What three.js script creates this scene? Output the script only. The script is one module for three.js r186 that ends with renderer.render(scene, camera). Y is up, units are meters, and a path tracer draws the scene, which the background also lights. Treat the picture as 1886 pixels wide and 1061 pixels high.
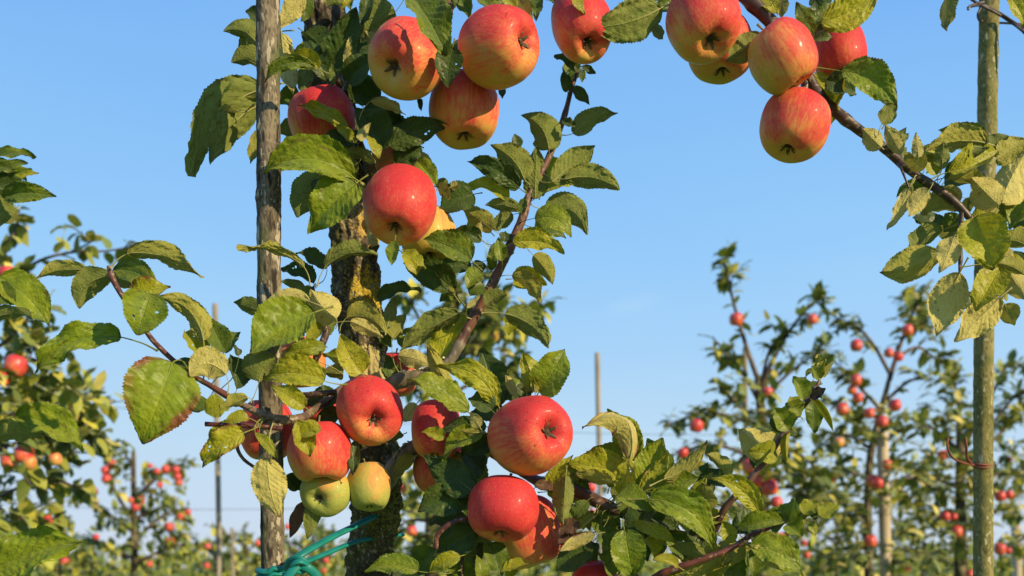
import * as THREE from 'three';
import { ImprovedNoise } from 'three/addons/math/ImprovedNoise.js';
import { mergeGeometries } from 'three/addons/utils/BufferGeometryUtils.js';

// ------------------------------------------------------------------ camera, sky, sun, exposure
const scene = new THREE.Scene();
const F = 1886, CX = 943, HY = 1046, EYE = 1.55;          // focal length, middle column and horizon row of the photograph, in its pixels
const camera = new THREE.PerspectiveCamera(2 * Math.atan(HY / F) * 180 / Math.PI, 1886 / 1061, 0.05, 900);
camera.position.set(0, EYE, 0);
camera.lookAt(0, EYE, -10);
camera.setViewOffset(1886, 2 * HY, 0, 0, 1886, 1061);
camera.focus = 1.02;
camera.userData.fStop = 6.2;
scene.add(camera);

const EXPO = 1.38;
const skyNoise = new ImprovedNoise(), fbmSky = (x, y, z) => skyNoise.noise(x, y, z) + .5 * skyNoise.noise(x * 2.1, y * 4.3, z * 2.1) + .25 * skyNoise.noise(x * 4.7, y * 9.1, z * 4.7);
const SUN = new THREE.Vector3(0.72, 0.40, 0.57).normalize();
{
  const W = 1024, H = 512, a = new Float32Array(W * H * 4);
  const stops = [[0, .825, .87, .925], [2.5, .805, .872, .94], [7, .745, .865, .957], [12, .66, .83, .975], [17, .595, .80, .98], [23, .535, .755, .97], [29, .485, .71, .957], [45, .38, .60, .90], [90, .27, .47, .82]];
  const lin = c => c <= .04045 ? c / 12.92 : Math.pow((c + .055) / 1.055, 2.4);
  for (let j = 0; j < H; j++) {
    const el = Math.max(0, (j + .5) / H * 180 - 90);
    let k = 0; while (k < stops.length - 2 && el > stops[k + 1][0]) k++;
    const s0 = stops[k], s1 = stops[k + 1], t = Math.min(1, (el - s0[0]) / (s1[0] - s0[0]));
    for (let i = 0; i < W; i++) {
      const az = i / W * 6.2832, o = (j * W + i) * 4, wisp = .05 * Math.exp(-Math.pow(((i + .5) / W * 360 - 96.8) / 1.3, 2) - Math.pow((el - 14.35 - .16 * ((i + .5) / W * 360 - 96.8)) / .28, 2)), hz = .012 * fbmSky(Math.cos(az) * 2, el * .09, Math.sin(az) * 2);
      for (let c = 0; c < 3; c++) a[o + c] = lin(s0[c + 1] + (s1[c + 1] - s0[c + 1]) * t + (c < 2 ? hz + wisp * (c ? .5 : 1) : 0)) / EXPO;
      a[o + 3] = 1;
    }
  }
  const sky = new THREE.DataTexture(a, W, H, THREE.RGBAFormat, THREE.FloatType);
  sky.mapping = THREE.EquirectangularReflectionMapping;
  sky.magFilter = sky.minFilter = THREE.LinearFilter; sky.needsUpdate = true;
  scene.background = sky; scene.environment = sky;
}
const sun = new THREE.DirectionalLight(new THREE.Color(1.0, .80, .48), 4.9);
sun.position.copy(SUN).multiplyScalar(25).add(new THREE.Vector3(0, 1.8, -3));
sun.target.position.set(0, 1.8, -3);
sun.castShadow = true;
Object.assign(sun.shadow.camera, { left: -9, right: 9, top: 9, bottom: -9, near: 1, far: 60 });
sun.shadow.mapSize.set(4096, 4096);
scene.add(sun, sun.target);
const renderer = new THREE.WebGLRenderer({ antialias: true });
renderer.setSize(1024, 576);
renderer.toneMapping = THREE.LinearToneMapping;
renderer.toneMappingExposure = EXPO;
renderer.shadowMap.enabled = true;

// ------------------------------------------------------------------ helpers
const V = (x, y, z) => new THREE.Vector3(x, y, z);
const P = (px, py, d) => V((px - CX) / F * d, EYE - (py - HY) / F * d, -d);
const PX = d => d / F;
let seed = 7;
const rnd = () => { seed = (seed * 1664525 + 1013904223) % 4294967296; return seed / 4294967296; };
const rr = (a, b) => a + (b - a) * rnd();
const clamp = (x, a = 0, b = 1) => Math.min(b, Math.max(a, x));
const mixn = (a, b, t) => a + (b - a) * t;
const mix3 = (a, b, t) => [mixn(a[0], b[0], t), mixn(a[1], b[1], t), mixn(a[2], b[2], t)];
const sstep = (a, b, x) => { const t = clamp((x - a) / (b - a)); return t * t * (3 - 2 * t); };
const perlin = new ImprovedNoise();
const noise = (x, y, z = 0) => perlin.noise(x, y, z);
const fbm = (x, y, z, o = 4) => { let s = 0, a = .5; for (let i = 0; i < o; i++) { s += a * perlin.noise(x, y, z); x = x * 2.03 + 11.7; y = y * 2.03 + 5.1; z = z * 2.03 + 3.3; a *= .5; } return s; };
const names = {};
const numbered = n => { const k = names[n] = (names[n] ?? -1) + 1; return k ? n + '_' + String(k).padStart(3, '0') : n; };
function thing(name, label, category, pos, group) {
  const o = new THREE.Group(); o.name = numbered(name); o.position.copy(pos); o.userData = { label, category };
  if (group) o.userData.group = group;
  scene.add(o); return o;
}
function part(parent, name, geo, mat, extra) {
  const m = new THREE.Mesh(geo, mat); m.name = name; m.castShadow = m.receiveShadow = true;
  if (extra) Object.assign(m.userData, extra);
  parent.add(m); return m;
}
function solo(name, label, category, geo, mat, pos, group) {
  const m = new THREE.Mesh(geo, mat); m.name = numbered(name); m.castShadow = m.receiveShadow = true;
  m.userData = { label, category }; if (group) m.userData.group = group;
  if (pos) m.position.copy(pos); scene.add(m); return m;
}
function geom(pos, idx, uv, col) {
  const g = new THREE.BufferGeometry();
  g.setAttribute('position', new THREE.Float32BufferAttribute(pos, 3));
  g.setAttribute('uv', new THREE.Float32BufferAttribute(uv, 2));
  if (col) g.setAttribute('color', new THREE.Float32BufferAttribute(col, 3));
  g.setIndex(idx); g.computeVertexNormals(); return g;
}
function dataTex(w, h, fn, srgb, rep = true) {
  const a = new Uint8Array(w * h * 4);
  for (let j = 0; j < h; j++) for (let i = 0; i < w; i++) {
    const c = fn((i + .5) / w, (j + .5) / h), o = (j * w + i) * 4;
    for (let k = 0; k < 3; k++) a[o + k] = clamp(Array.isArray(c) ? c[k] : c) * 255;
    a[o + 3] = 255;
  }
  const t = new THREE.DataTexture(a, w, h, THREE.RGBAFormat);
  t.magFilter = THREE.LinearFilter; t.minFilter = THREE.LinearFilter;
  if (rep) t.wrapS = t.wrapT = THREE.RepeatWrapping;
  if (srgb) t.colorSpace = THREE.SRGBColorSpace;
  t.needsUpdate = true; return t;
}
const toS = c => c <= .0031308 ? c * 12.92 : 1.055 * Math.pow(c, 1 / 2.4) - .055;

// a limb: tube along points {p: Vector3, r}, with noise in its radius and colour
function limb(pts, { seg = 60, rad = 12, rough = .12, color, freq = 60, org = V(0, 0, 0), knots = 0, cap = true, flat = 1 } = {}) {
  const curve = new THREE.CatmullRomCurve3(pts.map(q => q.p), false, 'centripetal');
  const fr = [], n = pts.length - 1, pos = [], uv = [], col = [], idx = [];
  let side = V(1, 0, 0), len = 0, prev = null;
  for (let i = 0; i <= seg; i++) {
    const t = i / seg, c = curve.getPoint(t), tan = curve.getTangent(t);
    side = side.clone().sub(tan.clone().multiplyScalar(side.dot(tan))).normalize();
    if (side.lengthSq() < .5) side = V(0, 0, 1);
    const up = tan.clone().cross(side).normalize();
    const k = Math.min(n - 1, Math.floor(t * n)), r = mixn(pts[k].r, pts[k + 1].r, t * n - k);
    if (prev) len += c.distanceTo(prev); prev = c;
    for (let j = 0; j <= rad; j++) {
      const a = j / rad * Math.PI * 2, dir = side.clone().multiplyScalar(Math.cos(a)).addScaledVector(up, Math.sin(a) * flat);
      const q = c.clone().addScaledVector(dir, r);
      let nn = rough ? fbm(q.x * freq, q.y * freq * .45, q.z * freq, 4) * 2 : 0;
      let kn = 0;
      if (knots) { const ph = len * knots; kn = Math.exp(-Math.pow((ph - Math.round(ph)) * 7, 2)) * .22 * (.4 + noise(Math.round(ph) * 3.3, 1.7)); }
      q.addScaledVector(dir, r * (nn * rough + kn));
      pos.push(q.x - org.x, q.y - org.y, q.z - org.z); uv.push(j / rad * r * 6.28, len);
      const cc = color ? color(q, nn, a, t, dir) : [1, 1, 1]; col.push(cc[0], cc[1], cc[2]);
    }
  }
  const w = rad + 1;
  for (let i = 0; i < seg; i++) for (let j = 0; j < rad; j++) { const a = i * w + j; idx.push(a, a + w, a + 1, a + 1, a + w, a + w + 1); }
  if (cap) for (const i of [0, seg]) {
    const c = curve.getPoint(i / seg), o = pos.length / 3; pos.push(c.x - org.x, c.y - org.y, c.z - org.z); uv.push(0, 0); col.push(...col.slice(i * w * 3, i * w * 3 + 3));
    for (let j = 0; j < rad; j++) i ? idx.push(o, i * w + j + 1, i * w + j) : idx.push(o, j, j + 1);
  }
  const g = geom(pos, idx, uv, col); g.userData.curve = curve; return g;
}
const mat = (o) => new THREE.MeshPhysicalMaterial({ vertexColors: true, ...o });

// ------------------------------------------------------------------ leaf materials
const veinField = (u, v) => {          // u along the leaf, v across; 1 on a vein, 0 between
  const s = Math.abs(v - .5) * 2, mid = Math.exp(-Math.pow(s / .035, 2));
  const ph = (u * 1.12 - s * .30 - .04 * Math.sin(s * 3) + .02 * noise(u * 9, v * 9)) * 9 + (v > .5 ? .45 : 0);
  const d = Math.abs(ph - Math.round(ph)), lat = Math.exp(-Math.pow(d / .055, 2)) * (1 - s * .55);
  const net = 1 - Math.min(1, Math.abs(noise(u * 46, v * 30, 2)) * 7);
  return [mid, lat, net, d];
};
const leafTop = dataTex(512, 256, (u, v) => {
  const [m, l, n] = veinField(u, v), k = .70 + .34 * fbm(u * 7, v * 5, 1) + .22 * fbm(u * 30, v * 18, 4);
  const w = clamp(m * .7 + l * .20 + n * .12);
  return [mixn(k, 1, w), mixn(k, .98, w * .85), mixn(k, 1, w * 1)].map(x => x * .97);
}, false);
const leafUnder = dataTex(512, 256, (u, v) => {
  const [m, l, n] = veinField(u, v), k = .78 + .2 * fbm(u * 6, v * 5, 9) + .22 * fbm(u * 40, v * 26, 14);
  const w = clamp(m * .8 + l * .36 + n * .24);
  return [mixn(k, 1, w), mixn(k, 1, w), mixn(k, .95, w)];
}, false);
const leafBump = dataTex(512, 256, (u, v) => { const [m, l, n, d] = veinField(u, v); return .6 - m * .4 - l * .18 - n * .12 + .42 * fbm(u * 22, v * 14, 3); }, false);
const M = {};
M.top = mat({ map: leafTop, bumpMap: leafBump, bumpScale: .0018, roughness: .9, transmission: .34, thickness: 0, clearcoat: .32, clearcoatRoughness: .38, specularIntensity: .25, side: THREE.DoubleSide });
M.under = mat({ map: leafUnder, bumpMap: leafBump, bumpScale: -.0016, roughness: .95, transmission: .30, thickness: 0, clearcoat: .08, clearcoatRoughness: .5, specularIntensity: .4, side: THREE.DoubleSide });
const holeMap = dataTex(256, 128, (u, v) => { let k = 1; for (const [a, b, r] of [[.62, .72, .045], [.68, .66, .03], [.40, .24, .035], [.82, .40, .025]]) { const d = Math.hypot((u - a) * 2, v - b) + .02 * noise(u * 30, v * 30, 5); if (d < r) k = 0; } return k; }, false);
M.hole = mat({ map: leafTop, bumpMap: leafBump, bumpScale: .0018, roughness: .9, transmission: .34, thickness: 0, clearcoat: .32, clearcoatRoughness: .38, specularIntensity: .25, side: THREE.DoubleSide, alphaMap: holeMap, alphaTest: .5 });
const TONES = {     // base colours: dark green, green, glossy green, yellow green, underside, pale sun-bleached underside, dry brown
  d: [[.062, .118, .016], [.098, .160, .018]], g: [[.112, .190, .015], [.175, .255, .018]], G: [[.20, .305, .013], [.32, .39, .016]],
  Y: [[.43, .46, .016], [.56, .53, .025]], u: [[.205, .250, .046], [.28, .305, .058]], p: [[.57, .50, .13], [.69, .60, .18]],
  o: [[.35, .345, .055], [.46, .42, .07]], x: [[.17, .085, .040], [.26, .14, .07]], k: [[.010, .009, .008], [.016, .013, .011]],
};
const STEMC = [.30, .29, .10];
const ovate = t => Math.pow(Math.sin(Math.PI * Math.pow(clamp(t), .80)), .70) * (1 - .30 * sstep(.72, 1, t));

// one leaf with its stalk, in the world minus org
function leafGeo({ B, T, w, bow = 0, tone = 'g', a = null, f = null, from = null, brown = 0, roll = 0, twist = 0, org, nl = 40, ns = 5, zb = null, wave = null }) {
  const len0 = B.distanceTo(T), under = 'upo'.includes(tone), cam = V(0, EYE, 0).sub(B).normalize();
  const chord = T.clone().sub(B), tn = chord.clone().normalize();
  let perp = tn.clone().cross(cam).normalize(); if (perp.y < -.05 || (Math.abs(perp.y) <= .05 && perp.x < 0)) perp.negate();
  const tilt = (a ?? (under ? (tone === 'p' ? rr(-18, 14) : rr(-42, -8)) : rr(6, 42))) * Math.PI / 180;
  const fold = (f ?? rr(12, 36)) * Math.PI / 180 * (under ? -1 : 1);
  const hw = w * .5 / Math.max(.55, Math.cos(tilt) * Math.cos(fold));
  const zArc = (zb ?? rr(-.06, .16)) * len0 * (under ? -.6 : 1);
  const tw = (twist || rr(-30, 30)) * Math.PI / 180, ph = rr(0, 9), wv = (wave ?? rr(.05, .15)) * len0, wf = rr(8, 17), curl = rr(-.35, .45) * (under ? -1 : 1), s0 = rr(0, 50);
  const oe = rr(.60, .86), teeth = Math.round(clamp(len0 / .0026, 12, nl * .45)), rows = nl;
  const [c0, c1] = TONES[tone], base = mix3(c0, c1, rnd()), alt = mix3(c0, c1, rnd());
  const pos = [], uv = [], col = [], idx = [], pt = t => B.clone().addScaledVector(chord, t).addScaledVector(perp, bow * 4 * t * (1 - t)).addScaledVector(cam, zArc * 4 * t * (1 - t));
  const W = 2 * ns + 1;
  for (let i = 0; i <= rows; i++) {
    const t = i / rows, c = pt(t), tan = pt(t + .01).sub(pt(t - .01)).normalize();
    let nrm = cam.clone().multiplyScalar(Math.cos(tilt + tw * (t - .4))).addScaledVector(perp, Math.sin(tilt + tw * (t - .4)));
    nrm.addScaledVector(tan, -nrm.dot(tan)).normalize();
    const side = tan.clone().cross(nrm).normalize();
    const tooth = ((t * teeth) % 1), half = hw * (ovate(Math.pow(t, oe / .80)) + .012);
    for (let j = -ns; j <= ns; j++) {
      const s = j / ns, as = Math.abs(s), edge = sstep(.7, 1, as);
      const wob = 1 + .10 * noise(t * 4, s > 0 ? 3 : 9, s0) + edge * ((tooth - .5) * .085);
      const wd = half * s * wob;
      let out = c.clone(), rollA = roll * as;
      if (roll) { const R = half / Math.max(.3, roll); out.addScaledVector(side, Math.sign(s) * Math.sin(rollA) * R).addScaledVector(nrm, (1 - Math.cos(rollA)) * R); }
      else {
        const bulge = Math.cos(((t * 1.12 - as * .30) * 9 + (s > 0 ? .45 : 0)) * Math.PI * 2) * (nl > 70 ? -.016 : -.008) * len0 * as * (1 - as * .5) * (under ? -1 : 1);
        out.addScaledVector(side, wd * Math.cos(fold)).addScaledVector(nrm, Math.abs(wd) * Math.sin(fold) + half * curl * as * as * (1 - .3 * as) + wv * .5 * Math.sin(t * wf + ph + (s > 0 ? 1.7 : 0)) * as * as * (.3 + t) + bulge + fbm(t * 5, s * 3, s0, 2) * .10 * len0 * as + fbm(t * 13, s * 6, s0 + 2, 2) * .045 * len0 * (.4 + as) * (1 - as * .4));
      }
      pos.push(out.x - org.x, out.y - org.y, out.z - org.z); uv.push(t, s * .5 + .5);
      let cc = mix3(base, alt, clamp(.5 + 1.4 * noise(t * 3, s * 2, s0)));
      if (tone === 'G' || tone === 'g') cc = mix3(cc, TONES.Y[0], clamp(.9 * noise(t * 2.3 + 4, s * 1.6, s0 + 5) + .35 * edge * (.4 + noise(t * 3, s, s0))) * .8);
      if (brown) { const b = sstep(.55, .85, Math.max(as, t * 1.02 * (.5 + as * .5)) + .35 * noise(t * 6, s * 4, s0 + 3) - .5 + brown * .5) * clamp(.3 + 2.2 * noise(t * 2.2, s * 1.3, s0 + 8) + brown * .5 + sstep(.85, 1, t)); cc = mix3(cc, [.30, .10, .035], clamp(b)); }
      if (brown && t > .95) cc = mix3(cc, [.05, .025, .018], (t - .95) / .05);
      if (!brown && noise(t * 13, s * 8, s0 + 21) > .5) cc = mix3(cc, [.14, .085, .025], .6);
      col.push(...cc);
    }
  }
  for (let i = 0; i < rows; i++) for (let j = 0; j < 2 * ns; j++) { const q = i * W + j; idx.push(q, q + 1, q + W, q + 1, q + W + 1, q + W); }
  // midrib and stalk, one thin tapering tube
  const st = []; const back = pt(0).sub(pt(.12)).normalize();
  if (from) { const m = B.clone().lerp(from, .45).addScaledVector(back, B.distanceTo(from) * .16); st.push(from.clone(), B.clone().lerp(from, .75).addScaledVector(back, B.distanceTo(from) * .08), m); }
  else st.push(B.clone().addScaledVector(back, len0 * .26).add(V(0, -len0 * .03, 0)));
  st.push(B.clone(), pt(.18), pt(.42));
  const curve = new THREE.CatmullRomCurve3(st), SG = 14, o0 = pos.length / 3, r0 = clamp(len0 * .014, .0006, .0011);
  for (let i = 0; i <= SG; i++) {
    const t = i / SG, c = curve.getPoint(t), tan = curve.getTangent(t), sd = V(0, 0, 1).cross(tan).normalize(), up = tan.clone().cross(sd), r = r0 * (1 - t * .8) * (t < .06 ? 1.5 : 1);
    for (let j = 0; j <= 5; j++) { const an = j / 5 * 6.2832, q = c.clone().addScaledVector(sd, Math.cos(an) * r).addScaledVector(up, Math.sin(an) * r); pos.push(q.x - org.x, q.y - org.y, q.z - org.z); uv.push(.5, .5); const sc = tone === 'k' ? TONES.k[0] : under ? mix3(STEMC, [.50, .47, .20], .6) : mix3(STEMC, base, .35 + .4 * t); col.push(...sc); }
  }
  for (let i = 0; i < SG; i++) for (let j = 0; j < 5; j++) { const q = o0 + i * 6 + j; idx.push(q, q + 6, q + 1, q + 1, q + 6, q + 7); }
  return geom(pos, idx, uv, col);
}
const leafMat = tone => 'upo'.includes(tone) ? M.under : M.top;

//@@SETTING
// ------------------------------------------------------------------ ground
{
  const t = dataTex(256, 256, (u, v) => { const n = .5 + fbm(u * 8, v * 8, 1) + .5 * fbm(u * 40, v * 40, 2); return [.10 + .07 * n, .15 + .09 * n, .04 + .02 * n].map(toS); }, true);
  t.repeat.set(400, 400);
  const g = new THREE.PlaneGeometry(1200, 1200, 60, 60); g.rotateX(-Math.PI / 2);
  const p = g.attributes.position; for (let i = 0; i < p.count; i++) p.setY(i, .12 * fbm(p.getX(i) * .03, p.getZ(i) * .03, 3) - .03); g.computeVertexNormals();
  const m = new THREE.Mesh(g, new THREE.MeshStandardMaterial({ map: t, roughness: 1 })); m.name = 'ground'; m.receiveShadow = true; m.userData = { kind: 'structure', label: 'mown orchard grass under the apple rows' }; scene.add(m);
}

// ------------------------------------------------------------------ stakes, posts and wires
const barkMat = mat({ roughness: .9, specularIntensity: .3 });
const ground = (px, d) => V((px - CX) / F * d, 0, -d);
function stakeAt(name, label, cat, pts, rpx, d, color, o = {}) {      // pts: [px, py] from top down; the last is continued to the ground
  const last = pts[pts.length - 1], org = ground(last[0], d);
  const list = pts.map(q => ({ p: P(q[0], q[1], d), r: (q[2] ?? rpx) * PX(d) })); list.push({ p: org.clone(), r: rpx * PX(d) * 1.05 });
  const t = thing(name, label, cat, org, o.group);
  part(t, 'shaft', limb(list, { seg: o.seg ?? 160, rad: o.rad ?? 28, rough: o.rough ?? .05, freq: o.freq ?? 70, color, org }), barkMat);
  return t;
}
const stakeL = (q, n, an) => {
  const f1 = fbm(q.x * 55, q.y * 9, q.z * 55, 4), f2 = fbm(q.x * 160, q.y * 36, q.z * 160, 3), f3 = fbm(q.x * 30 + 4, q.y * 14, q.z * 30, 3), f4 = fbm(q.x * 480, q.y * 120, q.z * 480, 3);
  let c = mix3([.055, .045, .032], [.22, .18, .125], clamp(.45 + 1.3 * f1 + 1.7 * f2 + 1.8 * f4));
  c = mix3(c, [.085, .105, .035], sstep(-.05, .3, f3) * .75);
  c = mix3(c, [.028, .023, .018], sstep(.08, .28, f2 - .25 * f1));
  c = mix3(c, [.020, .017, .013], sstep(.10, .30, f4) * .7);
  return f2 + .4 * f4 < -.22 ? mix3(c, [.40, .35, .26], .8) : c;
};
const stakeR = (q, n, an) => {
  const f1 = fbm(q.x * 40, q.y * 14, q.z * 40, 4), f2 = fbm(q.x * 190, q.y * 90, q.z * 190, 3), f3 = fbm(q.x * 20, q.y * 30, q.z * 20, 3), f4 = fbm(q.x * 420, q.y * 210, q.z * 420, 2);
  let c = mix3([.12, .12, .035], [.25, .215, .085], clamp(.5 + 1.4 * f1 + 1.2 * f2 + 1.6 * f4));
  c = mix3(c, [.10, .115, .035], sstep(-.02, .25, f3) * .6);
  c = mix3(c, [.07, .06, .035], sstep(.16, .34, f2) * .8);
  return f2 < -.25 ? mix3(c, [.46, .40, .26], .8) : c;
};
const DS = 1.0;
const stake1 = stakeAt('tree_stake', 'grey weathered wooden stake in front of the lichened apple trunk, tied with green strap', 'stake', [[491, -260], [493, 0], [494, 200], [495, 345, 22.2], [494, 365, 23.5], [495, 390, 21.5], [496, 600], [499, 800], [502, 1000], [503, 1100]], 21.4, DS, stakeL, { seg: 640, rad: 90, rough: .075, freq: 150 });
const DR = 1.36;
const stake2 = stakeAt('tree_stake', 'olive green wooden stake at the picture edge, with a rusty red wire tie', 'stake', [[1823, -220], [1822, 0], [1820, 120], [1818, 260], [1813, 500], [1812, 640], [1811, 800], [1811, 950], [1811, 1090]], 17.2, DR, stakeR, { seg: 520, rad: 70, rough: .055, freq: 110 });
const greyWood = (q) => mix3([.20, .165, .12], [.34, .29, .22], clamp(.5 + 1.5 * fbm(q.x * 20, q.y * 4, q.z * 20, 3)));
const paleWood = (q) => mix3([.36, .29, .20], [.52, .43, .31], clamp(.5 + 1.5 * fbm(q.x * 12, q.y * 2, q.z * 12, 3)));
for (const [lab, px, y0, px1, r, d, c] of [
  ['thin grey orchard post standing alone against the sky between the trees', 1100, 650, 1108, 4.6, 8.5, greyWood],
  ['slim grey stake rising behind the drooping leaves beside the weathered stake', 396, 560, 404, 5, 5.2, greyWood],
  ['thick pale wooden post inside the apple tree with a forked leafy top', 1625, 798, 1632, 10.5, 5.25, paleWood],
  ['slim grey stake inside the apple tree with the tall bare leader', 1372, 640, 1375, 4.5, 5.6, greyWood],
  ['slim grey stake standing in the small tree with clustered red apples', 246, 830, 248, 4, 8.4, greyWood],
  ['thin grey stake among the small far trees beside the weathered stake', 427, 972, 430, 3.2, 13, greyWood],
  ['thick pale wooden post half hidden by leaves beside the olive green stake', 1871, 968, 1874, 8.5, 7.4, paleWood],
]) stakeAt(r > 8 ? 'orchard_post' : 'tree_stake', lab, r > 8 ? 'post' : 'stake', [[px, y0], [px1, 1090]], r, d, c, { seg: 30, rad: 12, rough: .04, freq: 20, group: 'distant orchard stakes and posts' });
const wireMat = new THREE.MeshStandardMaterial({ color: new THREE.Color(.16, .16, .165), roughness: .55, metalness: .6 });
function wire(label, a, b, r, group) {
  const org = a.clone(), pts = []; for (let i = 0; i <= 24; i++) { const t = i / 24, p = a.clone().lerp(b, t); p.y -= .04 * 4 * t * (1 - t); pts.push({ p, r }); }
  return solo('trellis_wire', label, 'wire', limb(pts, { seg: 40, rad: 6, rough: 0, org }), wireMat, org, group);
}
wire('taut trellis wire above the small tree with clustered red apples', P(-100, 730, 5.2), P(620, 747, 5.3), .0016);
wire('lower trellis wire across the slim grey stake near the small tree', P(-60, 926, 7.2), P(760, 930, 7.4), .0019);
wire('trellis wire crossing the lone thin post against the sky', P(700, 776, 8.45), P(1420, 800, 8.45), .0022);
wire('trellis wire running through the forked apple tree to the pale post', P(1420, 797, 6.1), P(2000, 806, 6.15), .0016);
{ // dark clip on the wire
  const g = new THREE.SphereGeometry(1, 16, 12); g.scale(.019, .013, .013); g.rotateZ(-.25);
  const h = new THREE.CylinderGeometry(.006, .006, .05, 10); h.rotateZ(Math.PI / 2 - .05);
  solo('wire_tensioner', 'small dark tensioner on the taut wire beside the near leafy tree', 'tensioner', mergeGeometries([g, h]), new THREE.MeshStandardMaterial({ color: new THREE.Color(.05, .05, .055), roughness: .6 }), P(203, 738.5, 5.2));
}
// green plastic strap: two runs from the trunk to the stake, wrap and knot
{
  const strapMat = mat({ roughness: .5, specularIntensity: .4, clearcoat: .1, clearcoatRoughness: .3 });
  const sc = (q) => mix3([.005, .13, .115], [.014, .21, .175], clamp(.5 + fbm(q.x * 60, q.y * 60, q.z * 60, 2)));
  const org = P(545, 1036, .97), S = (l, r, o = {}) => limb(l.map(q => ({ p: P(q[0], q[1], q[2]), r: (q[3] ?? r) * PX(1) })), { seg: 60, rad: 14, rough: .05, freq: 40, color: sc, org, flat: .6, ...o });
  const t = thing('tree_tie', 'turquoise plastic strap knotted round the weathered stake and the apple trunk', 'strap', org);
  part(t, 'strap', S([[735, 920, 1.16], [700, 945, 1.11], [672, 960, 1.075], [610, 990, 1.02], [560, 1018, .985], [530, 1036, .975]], 8.6), strapMat);
  part(t, 'strap', S([[740, 985, 1.17], [700, 990, 1.12], [655, 998, 1.07], [600, 1020, 1.01], [566, 1034, .975], [556, 1038, .968]], 7.4), strapMat);
  const ring = []; for (let i = 0; i <= 20; i++) { const a = i / 20 * 6.283; ring.push([503 + 25.5 * Math.cos(a), 1049 + 3 * Math.sin(a * 1) + (Math.cos(a) > 0 ? -4 : 2), DS - Math.sin(a) * .0136]); }
  part(t, 'strap_wrap', S(ring, 9, { seg: 90 }), strapMat);
  const ring2 = ring.map(q => [q[0], q[1] + 10, q[2]]);
  part(t, 'strap_wrap', S(ring2, 8, { seg: 90 }), strapMat);
  part(t, 'knot', S([[528, 1048, .968], [536, 1034, .958], [551, 1029, .953], [562, 1036, .955], [560, 1048, .96], [548, 1050, .956], [540, 1040, .952], [552, 1034, .950], [566, 1040, .957]], 8, { seg: 120 }), strapMat);
  part(t, 'strap_end', S([[552, 1042, .955], [566, 1046, .955], [580, 1058, .96], [592, 1082, .965], [598, 1110, .97]], 8.5), strapMat);
  part(t, 'strap_end', S([[548, 1042, .953], [535, 1056, .95], [522, 1078, .95], [516, 1105, .955]], 8.5), strapMat);
}
// rusty wire tie on the olive stake, and the dark wire wound at its top
{
  const rust = mat({ roughness: .6, metalness: .25 }), rc = q => mix3([.12, .028, .016], [.22, .06, .028], clamp(.5 + fbm(q.x * 80, q.y * 80, q.z * 80, 2)));
  const org = P(1790, 855, 1.33), S = (l, r, c = rc) => limb(l.map(q => ({ p: P(q[0], q[1], q[2]), r: r * PX(1.35) })), { seg: 70, rad: 10, rough: .08, freq: 60, color: c, org });
  const t = thing('wire_tie', 'rusty red wire tie with two bent prongs round the olive green stake', 'wire', org);
  part(t, 'prong', S([[1746, 806, 1.3], [1745, 822, 1.3], [1752, 840, 1.305], [1772, 852, 1.32], [1794, 857, 1.335]], 1.9), rust);
  part(t, 'prong', S([[1778, 806, 1.31], [1780, 822, 1.312], [1781, 842, 1.32], [1790, 856, 1.333]], 2.4), rust);
  const ring = []; for (let i = 0; i <= 18; i++) { const a = i / 18 * 6.283; ring.push([1811 + 19.5 * Math.cos(a), 855 - .6 * i * .3 + 2 * Math.sin(a), DR - Math.sin(a) * .0141]); }
  part(t, 'wire_loop', S(ring, 1.9), rust);
  part(t, 'wire_loop', S(ring.map(q => [q[0], q[1] + 5, q[2]]), 1.7), rust);
  const dk = q => mix3([.05, .035, .03], [.13, .10, .09], clamp(.5 + 2 * noise(q.x * 90, q.y * 90, q.z * 90)));
  const org2 = P(1820, 20, 1.33), S2 = (l, r) => limb(l.map(q => ({ p: P(q[0], q[1], q[2]), r: r * PX(1.35) })), { seg: 60, rad: 8, rough: .1, freq: 60, color: dk, org: org2 });
  const w = thing('wound_wire', 'dark twisted wire wound round the top of the olive green stake', 'wire', org2);
  part(w, 'strand', S2([[1775, -12, 1.34], [1800, 6, 1.335], [1828, 20, 1.335], [1852, 34, 1.34], [1880, 54, 1.33], [1910, 85, 1.32]], 2.5), rust);
  part(w, 'strand', S2([[1782, 14, 1.34], [1790, 12, 1.335], [1812, 10, 1.335], [1842, 24, 1.338], [1870, 42, 1.335], [1900, 60, 1.33]], 2), rust);
  part(w, 'strand', S2([[1808, 12, 1.345], [1801, 26, 1.345], [1803, 36, 1.345], [1815, 40, 1.36], [1840, 42, 1.37], [1860, 43, 1.36], [1900, 46, 1.35]], 2), rust);
  part(w, 'hook', S2([[1812, 4, 1.34], [1798, 7, 1.335], [1786, 12, 1.335], [1783, 18, 1.335]], 2.4), rust);
}

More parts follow.
